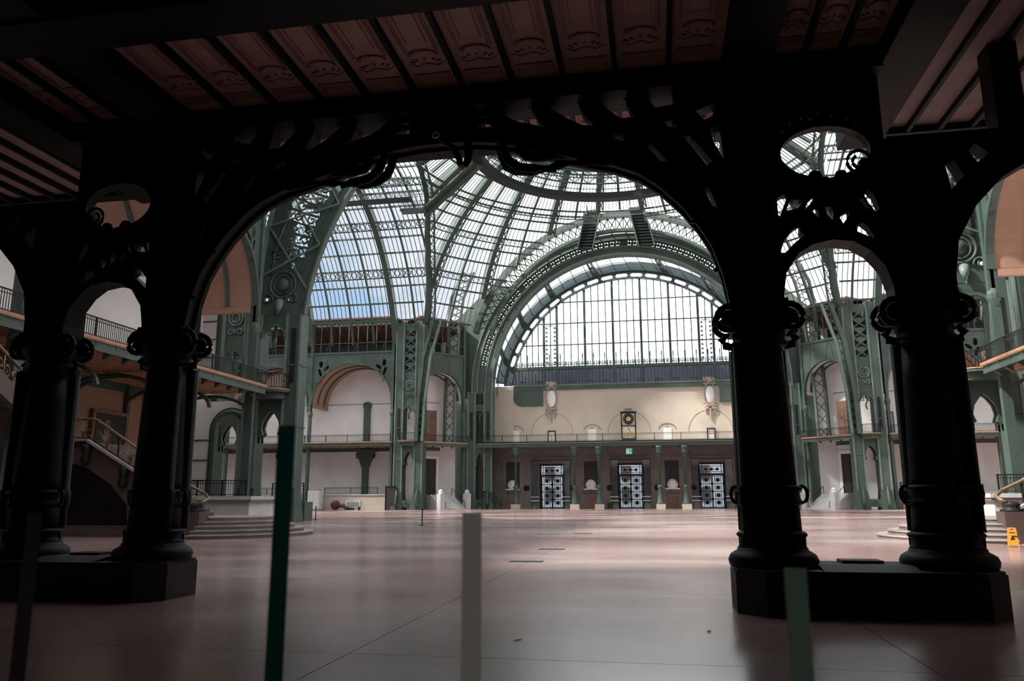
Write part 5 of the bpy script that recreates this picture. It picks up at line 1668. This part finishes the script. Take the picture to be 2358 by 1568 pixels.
# wall strips between openings
bnd = [-24.6] + [v for d in DX for v in (d - 1.75, d + 1.75)] + [18.6]
for i in range(0, len(bnd), 2):
    MB().box(bnd[i], bnd[i + 1], 0, 0.5, 0, 8.1).build('stone_field', 'brown', ew)
for d in DX:
    MB().box(d - 1.75, d + 1.75, 0, 0.5, 6.0, 8.1).build('lintel_stone', 'brown', ew)
    for s_, zt in ((2.3, 6.9), (2.75, 7.2)):
        for sg in (-1, 1):
            MB().box(d + sg * s_ - 0.2, d + sg * s_ + 0.2, -0.12 * (3.2 - s_), 0.02, 0, zt).build('pilaster_strip', 'brown', ew)
    MB().box(d - 2.5, d + 2.5, -0.16, 0.02, 6.5, 6.9).build('architrave', 'brown', ew)
for k, x in enumerate(NX + (13.0,)):
    MB().box(x - 1.45, x + 1.45, -0.10, 0.02, 0.0, 6.9).build('niche_frame', 'brown', ew)
    MB().box(x - 0.92, x + 0.92, -0.16, -0.08, 2.7, 6.3).build('niche_shade', 'darkdoor', ew)  # flat dark slab; the hollow's shade is put into its colour
    MB().box(x - 1.05, x + 1.05, -0.32, -0.1, 2.05, 2.5).build('niche_sill', 'brown', ew)
    MB().box(x - 0.75, x + 0.75, -0.2, -0.1, 0.0, 1.95).build('niche_door', 'darkdoor' if False else 'browndoor', ew)
    sh = empty('shell_sculpture', (x, 107.75, 2.5), 0, 'pale stone shell sculpture on the niche sill ' + ('by the stair to the left gallery', 'between the left and middle glass doors', 'between the middle and right glass doors', 'right of the right glass door')[k], 'sculpture')
    MB().lathe([(0.55, 0), (0.62, 0.15), (0.72, 0.55), (0.62, 1.0), (0.35, 1.28), (0.001, 1.38)], n=14).build('shell', 'stucco', sh, True)
    for i in range(7):
        a = math.pi * (i + 0.5) / 7
        MB().tube([(0, -0.45, 0.15), (0.4 * math.cos(a), -0.5, 0.4 + 0.4 * math.sin(a)), (0.68 * math.cos(a), -0.3, 0.55 + 0.72 * math.sin(a))], [0.05, 0.1, 0.13], 6).build('shell_rib', 'stucco', sh, True)
    MB().box(-0.95, 0.95, -0.5, 0.2, -0.02, 0.14).build('base', 'stucco', sh)
for x in (-17.6, -11.4, -6.25, 0.1, 4.9):
    tag(MB().lathe([(0.001, 0.14), (0.3, 0.12), (0.4, 0.0)][::-1], (0, 0, 0), 16).build('wall_plaque', 'iron', None, True, loc=(x, 108.05, 2.75)), 'dark round disc on the entrance wall ' + {-17.6: 'left of the left glass door', -11.4: 'right of the left glass door', -6.25: 'left of the middle glass door', 0.1: 'right of the middle glass door', 4.9: 'left of the right glass door'}[x], 'wall disc').rotation_euler = (math.pi / 2, 0, 0)  # dark round plaques that give no light
def glass_door(k, x):
    d = empty('door_%d' % k, (x, 108.2, 0), 0, 'black ironwork glass door with disc ornaments ' + ('nearest the rounded green panel', 'directly below the clock', 'farthest from the rounded green panel')[k - 1], None, None, 'structure')
    b = MB()
    b.plate(rect(-1.75, 1.75, 0, 6.0), [rect(-1.5, 1.5, 4.55, 5.75), rect(-1.5, 1.5, 0.12, 4.3)], (0, 0.1, 0), (1, 0, 0), (0, 0, 1), 0.22)
    b.build('frame', 'iron', d)
    MB().box(-1.5, 1.5, 0.10, 0.12, 4.55, 5.75).build('transom_glass', 'wglass', d)
    for x_ in (-1.25, 1.25):
        MB().box(x_ - 0.04, x_ + 0.04, 0.0, 0.14, 4.55, 5.75).build('transom_bar', 'iron', d)
    for z_ in (4.75, 5.5):
        MB().box(-1.5, 1.5, 0.02, 0.12, z_ - 0.03, z_ + 0.03).build('transom_bar', 'iron', d)
    for x_ in (-0.75, 0, 0.75):
        MB().disc((x_, 0.02, 5.1), (1, 0, 0), (0, 0, 1), 0.2, 0.06, 12).build('disc', 'iron', d)
    MB().box(-0.55, 0.55, 0.02, 0.06, 5.06, 5.14).build('transom_bar', 'iron', d)
    for sg in (-1, 1):
        lf = MB().box(0.02, 1.48, 0.10, 0.12, 0.12, 4.3).build('leaf', 'wglass', d)
        lf.scale = (sg, 1, 1)
        fr_ = MB()
        for x_ in (0.06, 0.34, 1.16, 1.44):
            fr_.box(x_ - 0.05 if x_ in (0.06, 1.44) else x_ - 0.025, x_ + 0.05 if x_ in (0.06, 1.44) else x_ + 0.025, 0.0, 0.16, 0.12, 4.3)
        for z_ in (0.18, 1.2, 2.2, 3.2, 4.2):
            fr_.box(0.02, 1.48, 0.02, 0.14, z_ - 0.04, z_ + 0.04)
        for z_ in (1.2, 2.2, 3.2):
            for x_ in (0.06, 1.44):
                fr_.box(x_ - 0.1, x_ + 0.1, 0.0, 0.06, z_ - 0.12, z_ + 0.12)
        fr_.build('lattice', 'iron', lf)
        for z_ in (0.75, 1.7, 2.7, 3.7):
            MB().disc((0.75, 0.02, z_), (1, 0, 0), (0, 0, 1), 0.27, 0.08, 14).build('disc', 'iron', lf)
            MB().ring((0.75, 0.0, z_), (1, 0, 0), (0, 0, 1), 0.38, 0.42, 0.025, 14, 4).build('disc_ring', 'iron', lf)
    return d
for k, x in enumerate(DX):
    glass_door(k + 1, x)
    # frameless glass wind lobby in front
    g = empty('glass_screen', (x, 106.6, 0), 0, 'clear glass draught screen at the entrance door ' + ('nearest the rounded green panel', 'below the clock', 'farthest from the rounded green panel')[k], 'screen')
    for x0, x1 in ((-2.6, -1.6), (1.7, 2.6)):
        MB().box(x0, x1, 0, 0.02, 0, 6.4).build('pane', 'wglass', g)
        for z_ in (1.05, 1.55):
            MB().box(x0 - 0.15, x1, -0.05, 0.03, z_ - 0.05, z_ + 0.05).build('rail', 'white', g)
    MB().box(-2.65, 2.65, 0, 0.1, 6.4, 6.5).build('top_rail', 'iron', g)
    for x0 in (-2.65, 2.6):
        MB().box(x0, x0 + 0.06, -0.02, 0.1, 0, 6.4).build('jamb', 'iron', g)

def ent_col(x, lab):
    c = empty('entrance_column', (x, 103.4, 0), 0, lab, 'column', 'green columns carrying the far balcony')
    MB().box(-0.58, 0.58, -0.58, 0.58, 0, 0.62).build('base_block', 'cream', c)
    MB().lathe([(0.5, 0.62), (0.5, 0.75), (0.42, 0.95), (0.30, 1.8), (0.28, 2.6), (0.36, 2.75), (0.36, 2.9), (0.2, 3.05)], n=12).build('pedestal', 'green', c, True)
    MB().lathe([(0.17, 3.05), (0.17, 6.6), (0.24, 6.66), (0.18, 6.75)], n=10).build('shaft', 'green', c, True)
    MB().lathe([(0.18, 6.75), (0.36, 7.0), (0.5, 7.3), (0.44, 7.5), (0.58, 7.72), (0.62, 7.98)], n=12).build('capital', 'green', c, True)
    for sg in (-1, 1):
        MB().tube(spiral((sg * 0.62, -0.2, 7.62), (sg, 0, 0), (0, 0, 1), 0.3, 0.08, 120, -1.2, 14), 0.07, 5).build('scroll_bracket', 'green', c, True)
    return c
for x, w_ in ((-18.3, 'next to the left niche'), (-10.5, 'right of the left glass door'), (-7.3, 'left of the middle glass door'), (0.45, 'right of the middle glass door'), (3.7, 'left of the right glass door'), (11.5, 'right of the right glass door')):
    ent_col(x, 'slender green iron entrance column on a cream block ' + w_)
eb = empty('far_balcony', (CX, 103.2, 8.1), 0, 'long green edged balcony across the far entrance wall', 'balcony')
MB().box(-20.0, 20.0, -0.4, 5.7, 0.40, 0.60).build('deck', 'stucco', eb)
MB().box(-20.0, 20.0, -0.5, -0.4, 0.46, 0.62).build('edging', 'iron', eb)
MB().box(-20.0, 20.0, -0.30, -0.10, -0.08, 0.40).build('fascia', 'green', eb)
MB().box(-20.0, 20.0, 0.0, 4.9, 0.0, 0.1).build('soffit', 'brown', eb)
for i in range(22):
    x = -19 + 38 * i / 21
    MB().box(x - 0.05, x + 0.05, -0.34, -0.28, -0.05, 0.38).build('fascia_stud', 'green', eb)
rail('black iron railing along the far balcony below the clock', 40.0, (CX - 20.0, 102.8, 8.7), 0, 0.95, 0.2, posts=3.4)
# lit exit sign
ex = empty('exit_sign', (-3.33, 103.0, 6.9), 0, 'green running figure and arrow exit sign hanging under the far balcony', 'sign')
MB().box(-0.42, 0.42, -0.04, 0.04, 0, 0.82).build('board', 'exit', ex)
s_ = MB()
s_.box(-0.32, -0.28, -0.06, -0.045, 0.08, 0.5); s_.box(-0.04, 0.0, -0.06, -0.045, 0.08, 0.5); s_.box(-0.32, 0.0, -0.06, -0.045, 0.46, 0.5)
s_.disc((-0.14, -0.05, 0.38), (1, 0, 0), (0, 0, 1), 0.045, 0.02, 10)
s_.bar((-0.15, -0.05, 0.32), (-0.18, -0.05, 0.2), 0.06, 0.02); s_.bar((-0.18, -0.05, 0.2), (-0.08, -0.05, 0.1), 0.04, 0.02); s_.bar((-0.18, -0.05, 0.2), (-0.26, -0.05, 0.1), 0.04, 0.02); s_.bar((-0.15, -0.05, 0.3), (-0.06, -0.05, 0.24), 0.035, 0.02)
s_.bar((0.2, -0.05, 0.5), (0.2, -0.05, 0.14), 0.06, 0.02); s_.bar((0.2, -0.05, 0.1), (0.08, -0.05, 0.26), 0.06, 0.02); s_.bar((0.2, -0.05, 0.1), (0.32, -0.05, 0.26), 0.06, 0.02)
s_.box(-0.32, 0.32, -0.055, -0.045, 0.62, 0.66)
s_.build('pictogram', 'exitw', ex)
for x in (-0.3, 0.3):
    MB().box(x - 0.015, x + 0.015, -0.01, 0.01, 0.82, 1.15).build('hanger', 'iron', ex)
# side stair rail by the left pier of the entrance
sr = empty('stair_handrail', (-21.6, 104.2, 0), 0, 'thin dark handrail descending beside the left end of the entrance wall', 'handrail')
MB().tube([(-1.4, 0, 2.3), (-0.6, 0, 2.2), (1.2, 0, 0.95), (1.2, 0, 0.0)], 0.05, 6).build('rail', 'iron', sr, True)
MB().tube([(-1.4, 0, 1.8), (-0.6, 0, 1.7), (1.2, 0, 0.5)], 0.04, 6).build('lower_rail', 'iron', sr, True)
MB().box(-1.45, -1.35, -0.05, 0.05, 0, 2.3).build('post', 'iron', sr)
MB().box(-2.2, -0.4, 0.2, 1.6, 0, 0.9).build('landing_block', 'brown', sr)
tag(MB().box(-0.35, 0.35, -0.2, 0.2, 0, 0.75).build('bin', 'darkdoor', None, loc=(-6.15, 106.2, 0)), 'small black bin beside the middle glass door', 'bin')

# building across the street, glimpsed through the glass doors
ob = empty('street_building', (CX, 150, -0.4), 0, 'pale stone building across the street seen through the entrance door glass', 'building')
MB().box(-60, 60, 0, 8, 0, 13).build('facade', 'facade', ob)
wn = None
for i in range(24):
    for j in range(3):
        x, z = -55 + 4.8 * i, 1.0 + 4.0 * j
        if wn is None:
            wn = MB().box(-0.9, 0.9, -0.1, 0.1, 0, 2.6).build('window', 'darkdoor', ob, loc=(x, 0, z))
        else:
            inst(wn, ob, (x, 0, z))
# ------------------------------------------------------------------ grand staircase, both sides of the axis
SX, SY = -18.7, 32.4
def podium(label):
    root = empty('curved_steps', (SX, SY, 0), 0, label, 'steps')
    for k in range(5):
        a, b = 3.75 - 0.40 * k, 3.85 - 0.42 * k
        pts = [(a * math.cos(R_(t)), b * math.sin(R_(t))) for t in range(-82, 101, 7)] + [(-2.2, b * 0.985), (-2.2, -1.6), (0.62, -1.6)]
        MB().prism(pts, 0.16 * k, 0.16 * k + 0.12).build('riser', 'brown', root)
        MB().prism([(x * 1.012, y * 1.012) for x, y in pts], 0.16 * k + 0.12, 0.16 * (k + 1)).build('tread', 'marble', root)
    return root
ps = podium('curved marble steps fanning out below the bronze newel beside the grey wall')
mirror(ps, 'curved marble steps fanning out behind the outer column beside the yellow floor sign')

def flight(label):
    root = empty('grand_stair', (SX, 30.5, 0), 0, label, 'staircase')
    n = 20
    for i in range(n):
        x1 = -0.9 - 0.24 * i
        MB().box(x1 - 0.26, x1, 0.25, 2.5, 0.78 + 0.16 * i, 0.96 + 0.16 * i).build('step', 'stairdark', root)
    MB().box(-11.5, -5.7, 0.0, 4.6, 3.75, 4.0).build('landing', 'stairdark', root)
    # front string with an arched void below it
    prof = [(0.0, 0.0), (0.0, 0.95), (-0.35, 1.15), (-5.6, 4.05), (-11.5, 4.1), (-11.5, 0.0)]
    hole = [(-10.6, 0.45), (-3.4, 0.45), (-3.5, 1.3), (-4.4, 2.2), (-5.6, 2.9), (-7.0, 3.25), (-8.6, 3.1), (-9.8, 2.5), (-10.5, 1.5)]
    MB().plate(prof, [hole], (0, 0.15, 0), (1, 0, 0), (0, 0, 1), 0.3).build('string_wall', 'stairdark', root)
    MB().box(-10.6, -1.2, 2.1, 2.4, 0.0, 0.95).build('void_shade', 'darkdoor', root)  # dark sheets; the shade under the stairs is put into their colour
    MB().box(-11.4, -2.6, 2.4, 2.7, 0.0, 2.0).build('void_shade', 'darkdoor', root)
    MB().box(-11.4, -4.4, 2.7, 3.0, 0.0, 3.2).build('void_shade', 'darkdoor', root)
    MB().bar((-0.35, -0.02, 1.17), (-5.6, -0.02, 4.07), 0.42, 0.10).build('string_coping', 'marble', root)
    MB().box(-11.5, -5.6, -0.2, 0.2, 4.05, 4.14).build('landing_coping', 'marble', root)
    MB().box(-11.6, 0.25, -0.35, 0.0, 0.0, 0.30).build('plinth_course', 'stairdark', root)
    for x, z in ((-1.9, 1.55), (-3.7, 2.5), (-5.6, 3.5)):
        MB().lathe([(0.1, -0.5), (0.2, -0.3), (0.12, 0.0), (0.22, 0.25), (0.14, 0.4)], (x, -0.15, z), 8).build('baluster_bracket', 'iron', root, True)
    return root
st = flight('dark brown stone flight with arched void rising from the bronze newel toward the left landing')
mirror(st, 'dark brown stone flight rising behind the yellow floor sign')

def stair_rail(label):
    root = empty('stair_railing', (SX, 30.5, 0.95), 0, label, 'railing')
    base = [(-0.1, 0.05), (-5.6, 3.15), (-6.8, 3.2), (-11.4, 3.2)]
    top = [(0.30, -0.75, 0.42), (0.45, -0.60, 0.50), (0.42, -0.25, 0.62), (0.12, 0.0, 0.80), (-0.5, 0.0, 1.10), (-1.2, 0.0, 1.50), (-5.3, 0.0, 4.00), (-5.5, 0.0, 4.06), (-11.4, 0.0, 4.18)]
    MB().tube(top, [0.05, 0.06, 0.065, 0.065, 0.065, 0.06, 0.06, 0.06, 0.06], 8).build('handrail', 'bronze', root, True)
    def bz(x):
        return 0.12 + (-x - 0.1) * 0.5636 if x > -5.6 else 3.22
    def hz(x):
        return 0.80 + (-x) * 0.60 if x > -5.4 else 4.05
    x = -0.55
    k = 0
    while x > -11.0:
        z0, z1 = bz(x), min(hz(x), bz(x) + 0.92)
        h = z1 - z0
        MB().box(x - 0.03, x + 0.03, -0.03, 0.03, z0 - 0.05, z1).build('post', 'iron', root)
        f = MB()
        xm = x - 0.6
        zb = bz(xm)
        zt = min(hz(xm), zb + 0.9) - zb
        for j in range(-3, 4):
            a = j * 0.24
            f.tube([(xm, 0, zb), (xm + math.sin(a) * 0.25, 0, zb + zt * 0.45), (xm + math.sin(a * 1.5) * 0.55, 0, zb + zt * (0.95 - 0.12 * abs(j)) - math.sin(a * 1.5) * 0.3)], [0.028, 0.02, 0.014], 5)
        for sg in (-1, 1):
            f.tube(spiral((xm + sg * 0.3, 0, zb + 0.22 - sg * 0.17), (sg, 0, 0), (0, 0, 1), 0.15, 0.03, 220, 1.3, 12), 0.018, 5)
        f.build('fan_scroll', 'bronze', root, True)
        x -= 1.2
        k += 1
    MB().tube([(b_[0], 0, b_[1] + 0.08) for b_ in base], 0.03, 6).build('bottom_rail', 'iron', root, True)
    return root
sr_ = stair_rail('bronze fan scroll stair railing with curling handrail by the grey wall')
mirror(sr_, 'bronze fan scroll stair railing behind the yellow floor sign')
def newel(label):
    root = empty('newel_post', (SX + 0.12, 29.9, 0), 0, label, 'newel')
    MB().box(-0.36, 0.36, -0.36, 0.36, 0, 1.05).build('pedestal', 'stairdark', root)
    MB().box(-0.42, 0.42, -0.42, 0.42, 0, 0.22).build('pedestal_base', 'stairdark', root)
    MB().lathe([(0.34, 1.05), (0.36, 1.10), (0.24, 1.16), (0.27, 1.24), (0.28, 1.30), (0.2, 1.38), (0.001, 1.4)], n=14).build('bronze_cap', 'iron', root, True)
    return root
nw = newel('square brown stone newel with bronze cap at the foot of the left stair')
mirror(nw, 'square brown stone newel with bronze cap behind the outer column and floor sign')
def upper_flight(label):
    root = empty('upper_flight', (-24.3, 28.2, 4.0), 0, label, 'staircase')
    d = Vector((4.0, -13.0, 4.3))
    for i in range(24):
        p = d * (i / 24.0)
        MB().box(p.x - 1.6, p.x + 0.2, p.y - 0.6, p.y, p.z, p.z + 0.18).build('step', 'stairdark', root)
    MB().bar((0.3, 0, 0.0), (0.3 + d.x, d.y, d.z), 0.25, 0.7).build('string', 'stairdark', root)
    MB().tube([(0.3, 0.2, 0.9), (0.3, 0, 1.2), (0.3 + d.x, d.y, d.z + 1.2)], 0.07, 8).build('handrail', 'bronze', root, True)
    for i in range(13):
        p = d * ((i + 0.5) / 13.0) + Vector((0.3, 0, 0.35))
        f = MB()
        for sg in (-1, 1):
            u = d.normalized() * sg
            f.tube(spiral(p + u * 0.25 + Vector((0, 0, 0.35)), u, (0, 0, 1), 0.26, 0.05, 220, 1.4, 14), 0.035, 5)
            f.tube(spiral(p + u * 0.2, u, (0, 0, 1), 0.16, 0.04, 40, -1.3, 12), 0.03, 5)
        f.bar(p - Vector((0, 0, 0.1)), p + Vector((0, 0, 0.85)), 0.04)
        f.build('scroll', 'bronze', root, True)
    return root
uf = upper_flight('upper stair flight with gilded scroll railing beyond the outer column by the wooden handrail stair')
mirror(uf, 'upper stair flight with gilded scroll railing overhead beyond the yellow floor sign')

# grey stone block and railing behind the left newel
gw = empty('stone_block', (-24.3, 41.0, 0), 0, 'pale grey stone block with coping behind the curved steps', 'block')
MB().box(-3.2, 2.0, 0, 4.0, 0, 1.35).build('body', 'stone', gw)
MB().box(-3.2, 2.15, -0.12, 4.0, 1.35, 1.48).build('moulding', 'brown', gw)
MB().box(-3.2, 2.2, -0.16, 4.0, 1.48, 1.68).build('coping', 'stone', gw)
rail('black iron railing standing on the pale grey stone block', 4.6, (-27.3, 41.4, 1.68), 0, 0.9, 0.14, posts=1.6)
gw2 = mirror(gw, 'pale grey stone block with coping behind the right stair newel')
rail('black iron railing standing on the stone block behind the right stair newel', 4.6, (2 * CX + 22.7, 41.4, 1.68), 0, 0.9, 0.14, posts=1.6)
tag(MB().box(-0.2, 2.6, -0.1, 1.2, 0, 1.3).build('low_wall', 'green', None, loc=(-26.6, 51.9, 0)), 'low green wall seen between the legs of the near left pier', 'wall')
rail('black iron railing on the low wall behind the near left pier legs', 2.4, (-26.6, 52.0, 1.3), 0, 1.3, 0.3, posts=1.2)
# near left wing door
dl = empty('doorway', (-31.1, 40.4, 2.0), math.pi / 2, 'dark framed doorway in the salmon wall behind the left stair', 'doorway')
MB().box(-1.3, 1.3, -0.15, 0, 0, 4.35).build('leaf', 'darkdoor', dl)
b = MB(); b.box(-1.5, -1.3, -0.2, 0, 0, 4.55); b.box(1.3, 1.5, -0.2, 0, 0, 4.55); b.box(-1.3, 1.3, -0.2, 0, 4.35, 4.55)
b.build('frame', 'browndoor', dl)
MB().box(-0.45, 0.0, -0.17, -0.15, 0.3, 4.0).build('panel', 'browndoor', dl)
# small far doors
for nm, x, y, z, w_, h_, m_, lab in (('doorway', -33.6, 97.9, 0, 1.3, 2.9, 'darkdoor', 'narrow dark service doorway at the foot of the gallery next to the far left pier'), ('doorway', -34.6, 103.95, ZB, 1.6, 2.4, 'darkdoor', 'dark doorway above the balcony in the first far left gallery bay'), ('doorway', 28.4, 103.95, ZB, 1.5, 3.0, 'grey', 'grey door above the balcony in the first far right gallery bay'), ('doorway', 28.3, 97.9, 0, 1.4, 3.0, 'browndoor', 'brown service door at the foot of the gallery next to the far right pier')):
    d = empty(nm, (x, y, z), 0, lab, 'doorway')
    MB().box(-w_ / 2, w_ / 2, -0.1, 0.05, 0, h_).build('leaf', m_, d)
    MB().plate([(-w_ / 2 - 0.1, 0), (-w_ / 2 - 0.1, h_ + 0.1), (w_ / 2 + 0.1, h_ + 0.1), (w_ / 2 + 0.1, 0), (w_ / 2, 0), (w_ / 2, h_), (-w_ / 2, h_), (-w_ / 2, 0)], [], (0, -0.08, 0), (1, 0, 0), (0, 0, 1), 0.16).build('frame', 'iron', d)
# back pilasters with scroll corbels in the far galleries
for x, lab in ((-39.4, 'in the first far left gallery bay'), (-51.3, 'in the second far left gallery bay'), (2 * CX + 39.4, 'in the first far right gallery bay')):
    p = empty('wall_pilaster', (x, 103.7, 0), 0, 'green wall pilaster with scroll corbel ' + lab, 'pilaster')
    MB().box(-0.42, 0.42, -0.2, 0.25, 0, ZB - 0.6).build('lower_shaft', 'green', p)
    MB().box(-0.42, 0.42, -0.2, 0.25, ZB, 14.6).build('upper_shaft', 'green', p)
    MB().lathe([(0.3, 13.4), (0.62, 13.9), (0.62, 14.3), (0.4, 14.6)], (0, 0, 0), 8).build('capital', 'green', p)
    for sg in (-1, 1):
        MB().tube(spiral((sg * 0.95, -0.1, 7.2), (sg, 0, 0), (0, 0, 1), 0.5, 0.12, 150, -1.2, 16), 0.12, 6).build('scroll_corbel', 'green', p, True)
        MB().quadbox([(sg * 0.4, -0.2, 5.6), (sg * 0.5, -0.2, 5.6), (sg * 0.5, 0.2, 5.6), (sg * 0.4, 0.2, 5.6), (sg * 0.4, -0.2, 8.0), (sg * 1.4, -0.2, 8.0), (sg * 1.4, 0.2, 8.0), (sg * 0.4, 0.2, 8.0)]).build('corbel', 'green', p)

# ------------------------------------------------------------------ small things
def stanchion(x, y, lab):
    s = empty('barrier_post', (x, y, 0), 0, lab, 'post')
    MB().lathe([(0.17, 0), (0.17, 0.03), (0.03, 0.05)], n=14).build('base', 'iron', s)
    MB().lathe([(0.035, 0.04), (0.035, 0.88)], n=10).build('pole', 'iron', s)
    MB().lathe([(0.045, 0.86), (0.045, 0.95), (0.02, 0.97)], n=10).build('cap', 'iron', s)
stanchion(-13.3, 44.3, 'black barrier post alone on the open floor')
stanchion(-24.45, 54.7, 'black barrier post by the near left iron pier')
for x, y, w_, d_, lab in ((-3.29, 20.1, 0.84, 0.40, 'dark floor grate closest to the iron arcade'), (-3.27, 24.85, 0.80, 0.42, 'dark floor grate between the other two on the centre line'), (-3.3, 35.5, 0.8, 0.4, 'small floor grate farthest along the centre line')):
    v = empty('floor_grate', (x, y, 0.0), 0, lab, 'grate', 'floor grates on the centre line')
    MB().box(-w_ / 2, w_ / 2, -d_ / 2, d_ / 2, 0.0, 0.008).build('frame', 'vent', v)
    for i in range(9):
        xx = -w_ / 2 + w_ * (i + 0.5) / 9
        MB().box(xx - 0.02, xx + 0.02, -d_ / 2 + 0.03, d_ / 2 - 0.03, 0.008, 0.016).build('slat', 'vent', v)
sg_ = empty('wet_floor_sign', (10.98, 27.8, 0), R_(-20), 'yellow folding wet floor sign in front of the dark stair', 'sign')
for s2, lab in ((-1, 'front'), (1, 'back')):
    b = MB()
    y = s2 * 0.13
    b.plate([(-0.16, 0.0), (-0.13, 0.0), (-0.11, 0.05), (0.11, 0.05), (0.13, 0.0), (0.16, 0.0), (0.12, 0.56), (0.10, 0.6), (-0.10, 0.6), (-0.12, 0.56)], [oval(0, 0.545, 0.05, 0.022, 8)], (0, y, 0), (1, 0, 0), (0, -s2 * 0.2, 0.98), 0.025)
    b.build('board', 'yellow', sg_)
MB().plate([(-0.07, 0.22), (0.07, 0.22), (0.0, 0.36)], [], (0, -0.145, 0), (1, 0, 0), (0, 0.2, 0.98), 0.006).build('warning_triangle', 'iron', sg_)
MB().box(-0.08, 0.08, -0.165, -0.13, 0.42, 0.45).build('text_band', 'iron', sg_)
for x, y, rz, lab in ((-1.61, 9.19, 0.4, 'dry curled leaf lying on the floor in front of the big arch opening'), (0.55, 10.12, 1.3, 'dry curled leaf lying near the plinth of the arch column')):
    o = MB().plate([(-0.05, 0), (-0.02, 0.022), (0.03, 0.018), (0.055, 0.0), (0.03, -0.02), (-0.02, -0.02)], [], (0, 0, 0.012), (1, 0, 0.1), (0, 1, 0.15), 0.004).build('dry_leaf', 'leafy', None, loc=(x, y, 0))
    o.rotation_euler = (0, 0, rz)
    tag(o, lab, 'leaf')
cab = empty('white_cabinet', (-43.8, 97.6, 0), 0, 'white electrical cabinet beside the second far left gallery post', 'cabinet')
MB().box(-0.8, 0.8, -0.6, 0.5, 0.08, 2.45).build('body', 'white', cab)
MB().box(-0.78, -0.02, -0.64, -0.6, 0.2, 2.35).build('door', 'white', cab)
MB().box(0.02, 0.78, -0.64, -0.6, 0.2, 2.35).build('door', 'white', cab)
MB().box(-0.7, 0.7, -0.5, 0.4, 0, 0.08).build('foot', 'iron', cab)
hs = empty('hose_reel', (-40.9, 97.4, 0), 0, 'red fire hose reel on the floor under the far left gallery', 'hose reel')
r = MB().lathe([(0.25, -0.2), (0.6, -0.2), (0.6, -0.16), (0.45, -0.14), (0.45, 0.14), (0.6, 0.16), (0.6, 0.2), (0.25, 0.2)], n=18).build('drum', 'red', hs, True, loc=(0, 0, 0.62))
r.rotation_euler = (math.pi / 2, 0, 0.3)
MB().tube([(0.5, -0.1, 0.5), (1.2, -0.3, 0.55), (1.6, -0.2, 0.2), (2.6, -0.1, 0.12)], [0.2, 0.25, 0.2, 0.1], 8).build('hose', 'darkdoor', hs, True)
bn = empty('vent_box', (-38.6, 97.7, 0), 0, 'low pale metal vent box against the cream terrace wall', 'vent box')
MB().box(-1.0, 1.0, -0.1, 0.4, 0.4, 1.15).build('body', 'stone', bn)
for i in range(6):
    MB().box(-0.8, 0.8, -0.14, -0.1, 0.5 + i * 0.1, 0.55 + i * 0.1).build('louvre', 'grey', bn)
for x in (-0.8, 0.8):
    MB().box(x - 0.1, x + 0.1, -0.1, 0.3, 0, 0.4).build('leg', 'iron', bn)
ft = empty('tube_light', (-53.0, 103.0, 14.2), 0, 'lit white fluorescent tube high in the far left gallery', 'lamp')
MB().bar((-0.9, 0, -0.2), (0.9, 0, 0.2), 0.16).build('tube', 'tube', ft)
MB().bar((-0.95, 0.1, -0.1), (0.95, 0.1, 0.32), 0.22, 0.1).build('housing', 'white', ft)

# decal strips on unbuilt glass before the camera; feet added to stand them
for x, h, m_, lab in ((-0.594, 1.716, 'teal', 'dark teal flat decal strip with square top'), (-0.281, 1.576, 'paleg', 'pale grey flat decal strip'), (0.188, 1.500, 'sage', 'sage green flat decal strip'), (-1.046, 1.576, 'char', 'charcoal flat decal strip')):
    p = empty('decal_strip', (x, 1.2, 0), 0, lab, 'post', 'slim decal strips')
    sm = MB()
    sm.v = [(-0.0152, 0, 0.02), (0.0152, 0, 0.02), (0.0152, 0, h), (-0.0152, 0, h)]
    sm.f = [(0, 1, 2, 3)]
    sm.build('strip', m_, p)
    MB().box(-0.06, 0.06, -0.06, 0.06, 0, 0.02).build('foot', m_, p)
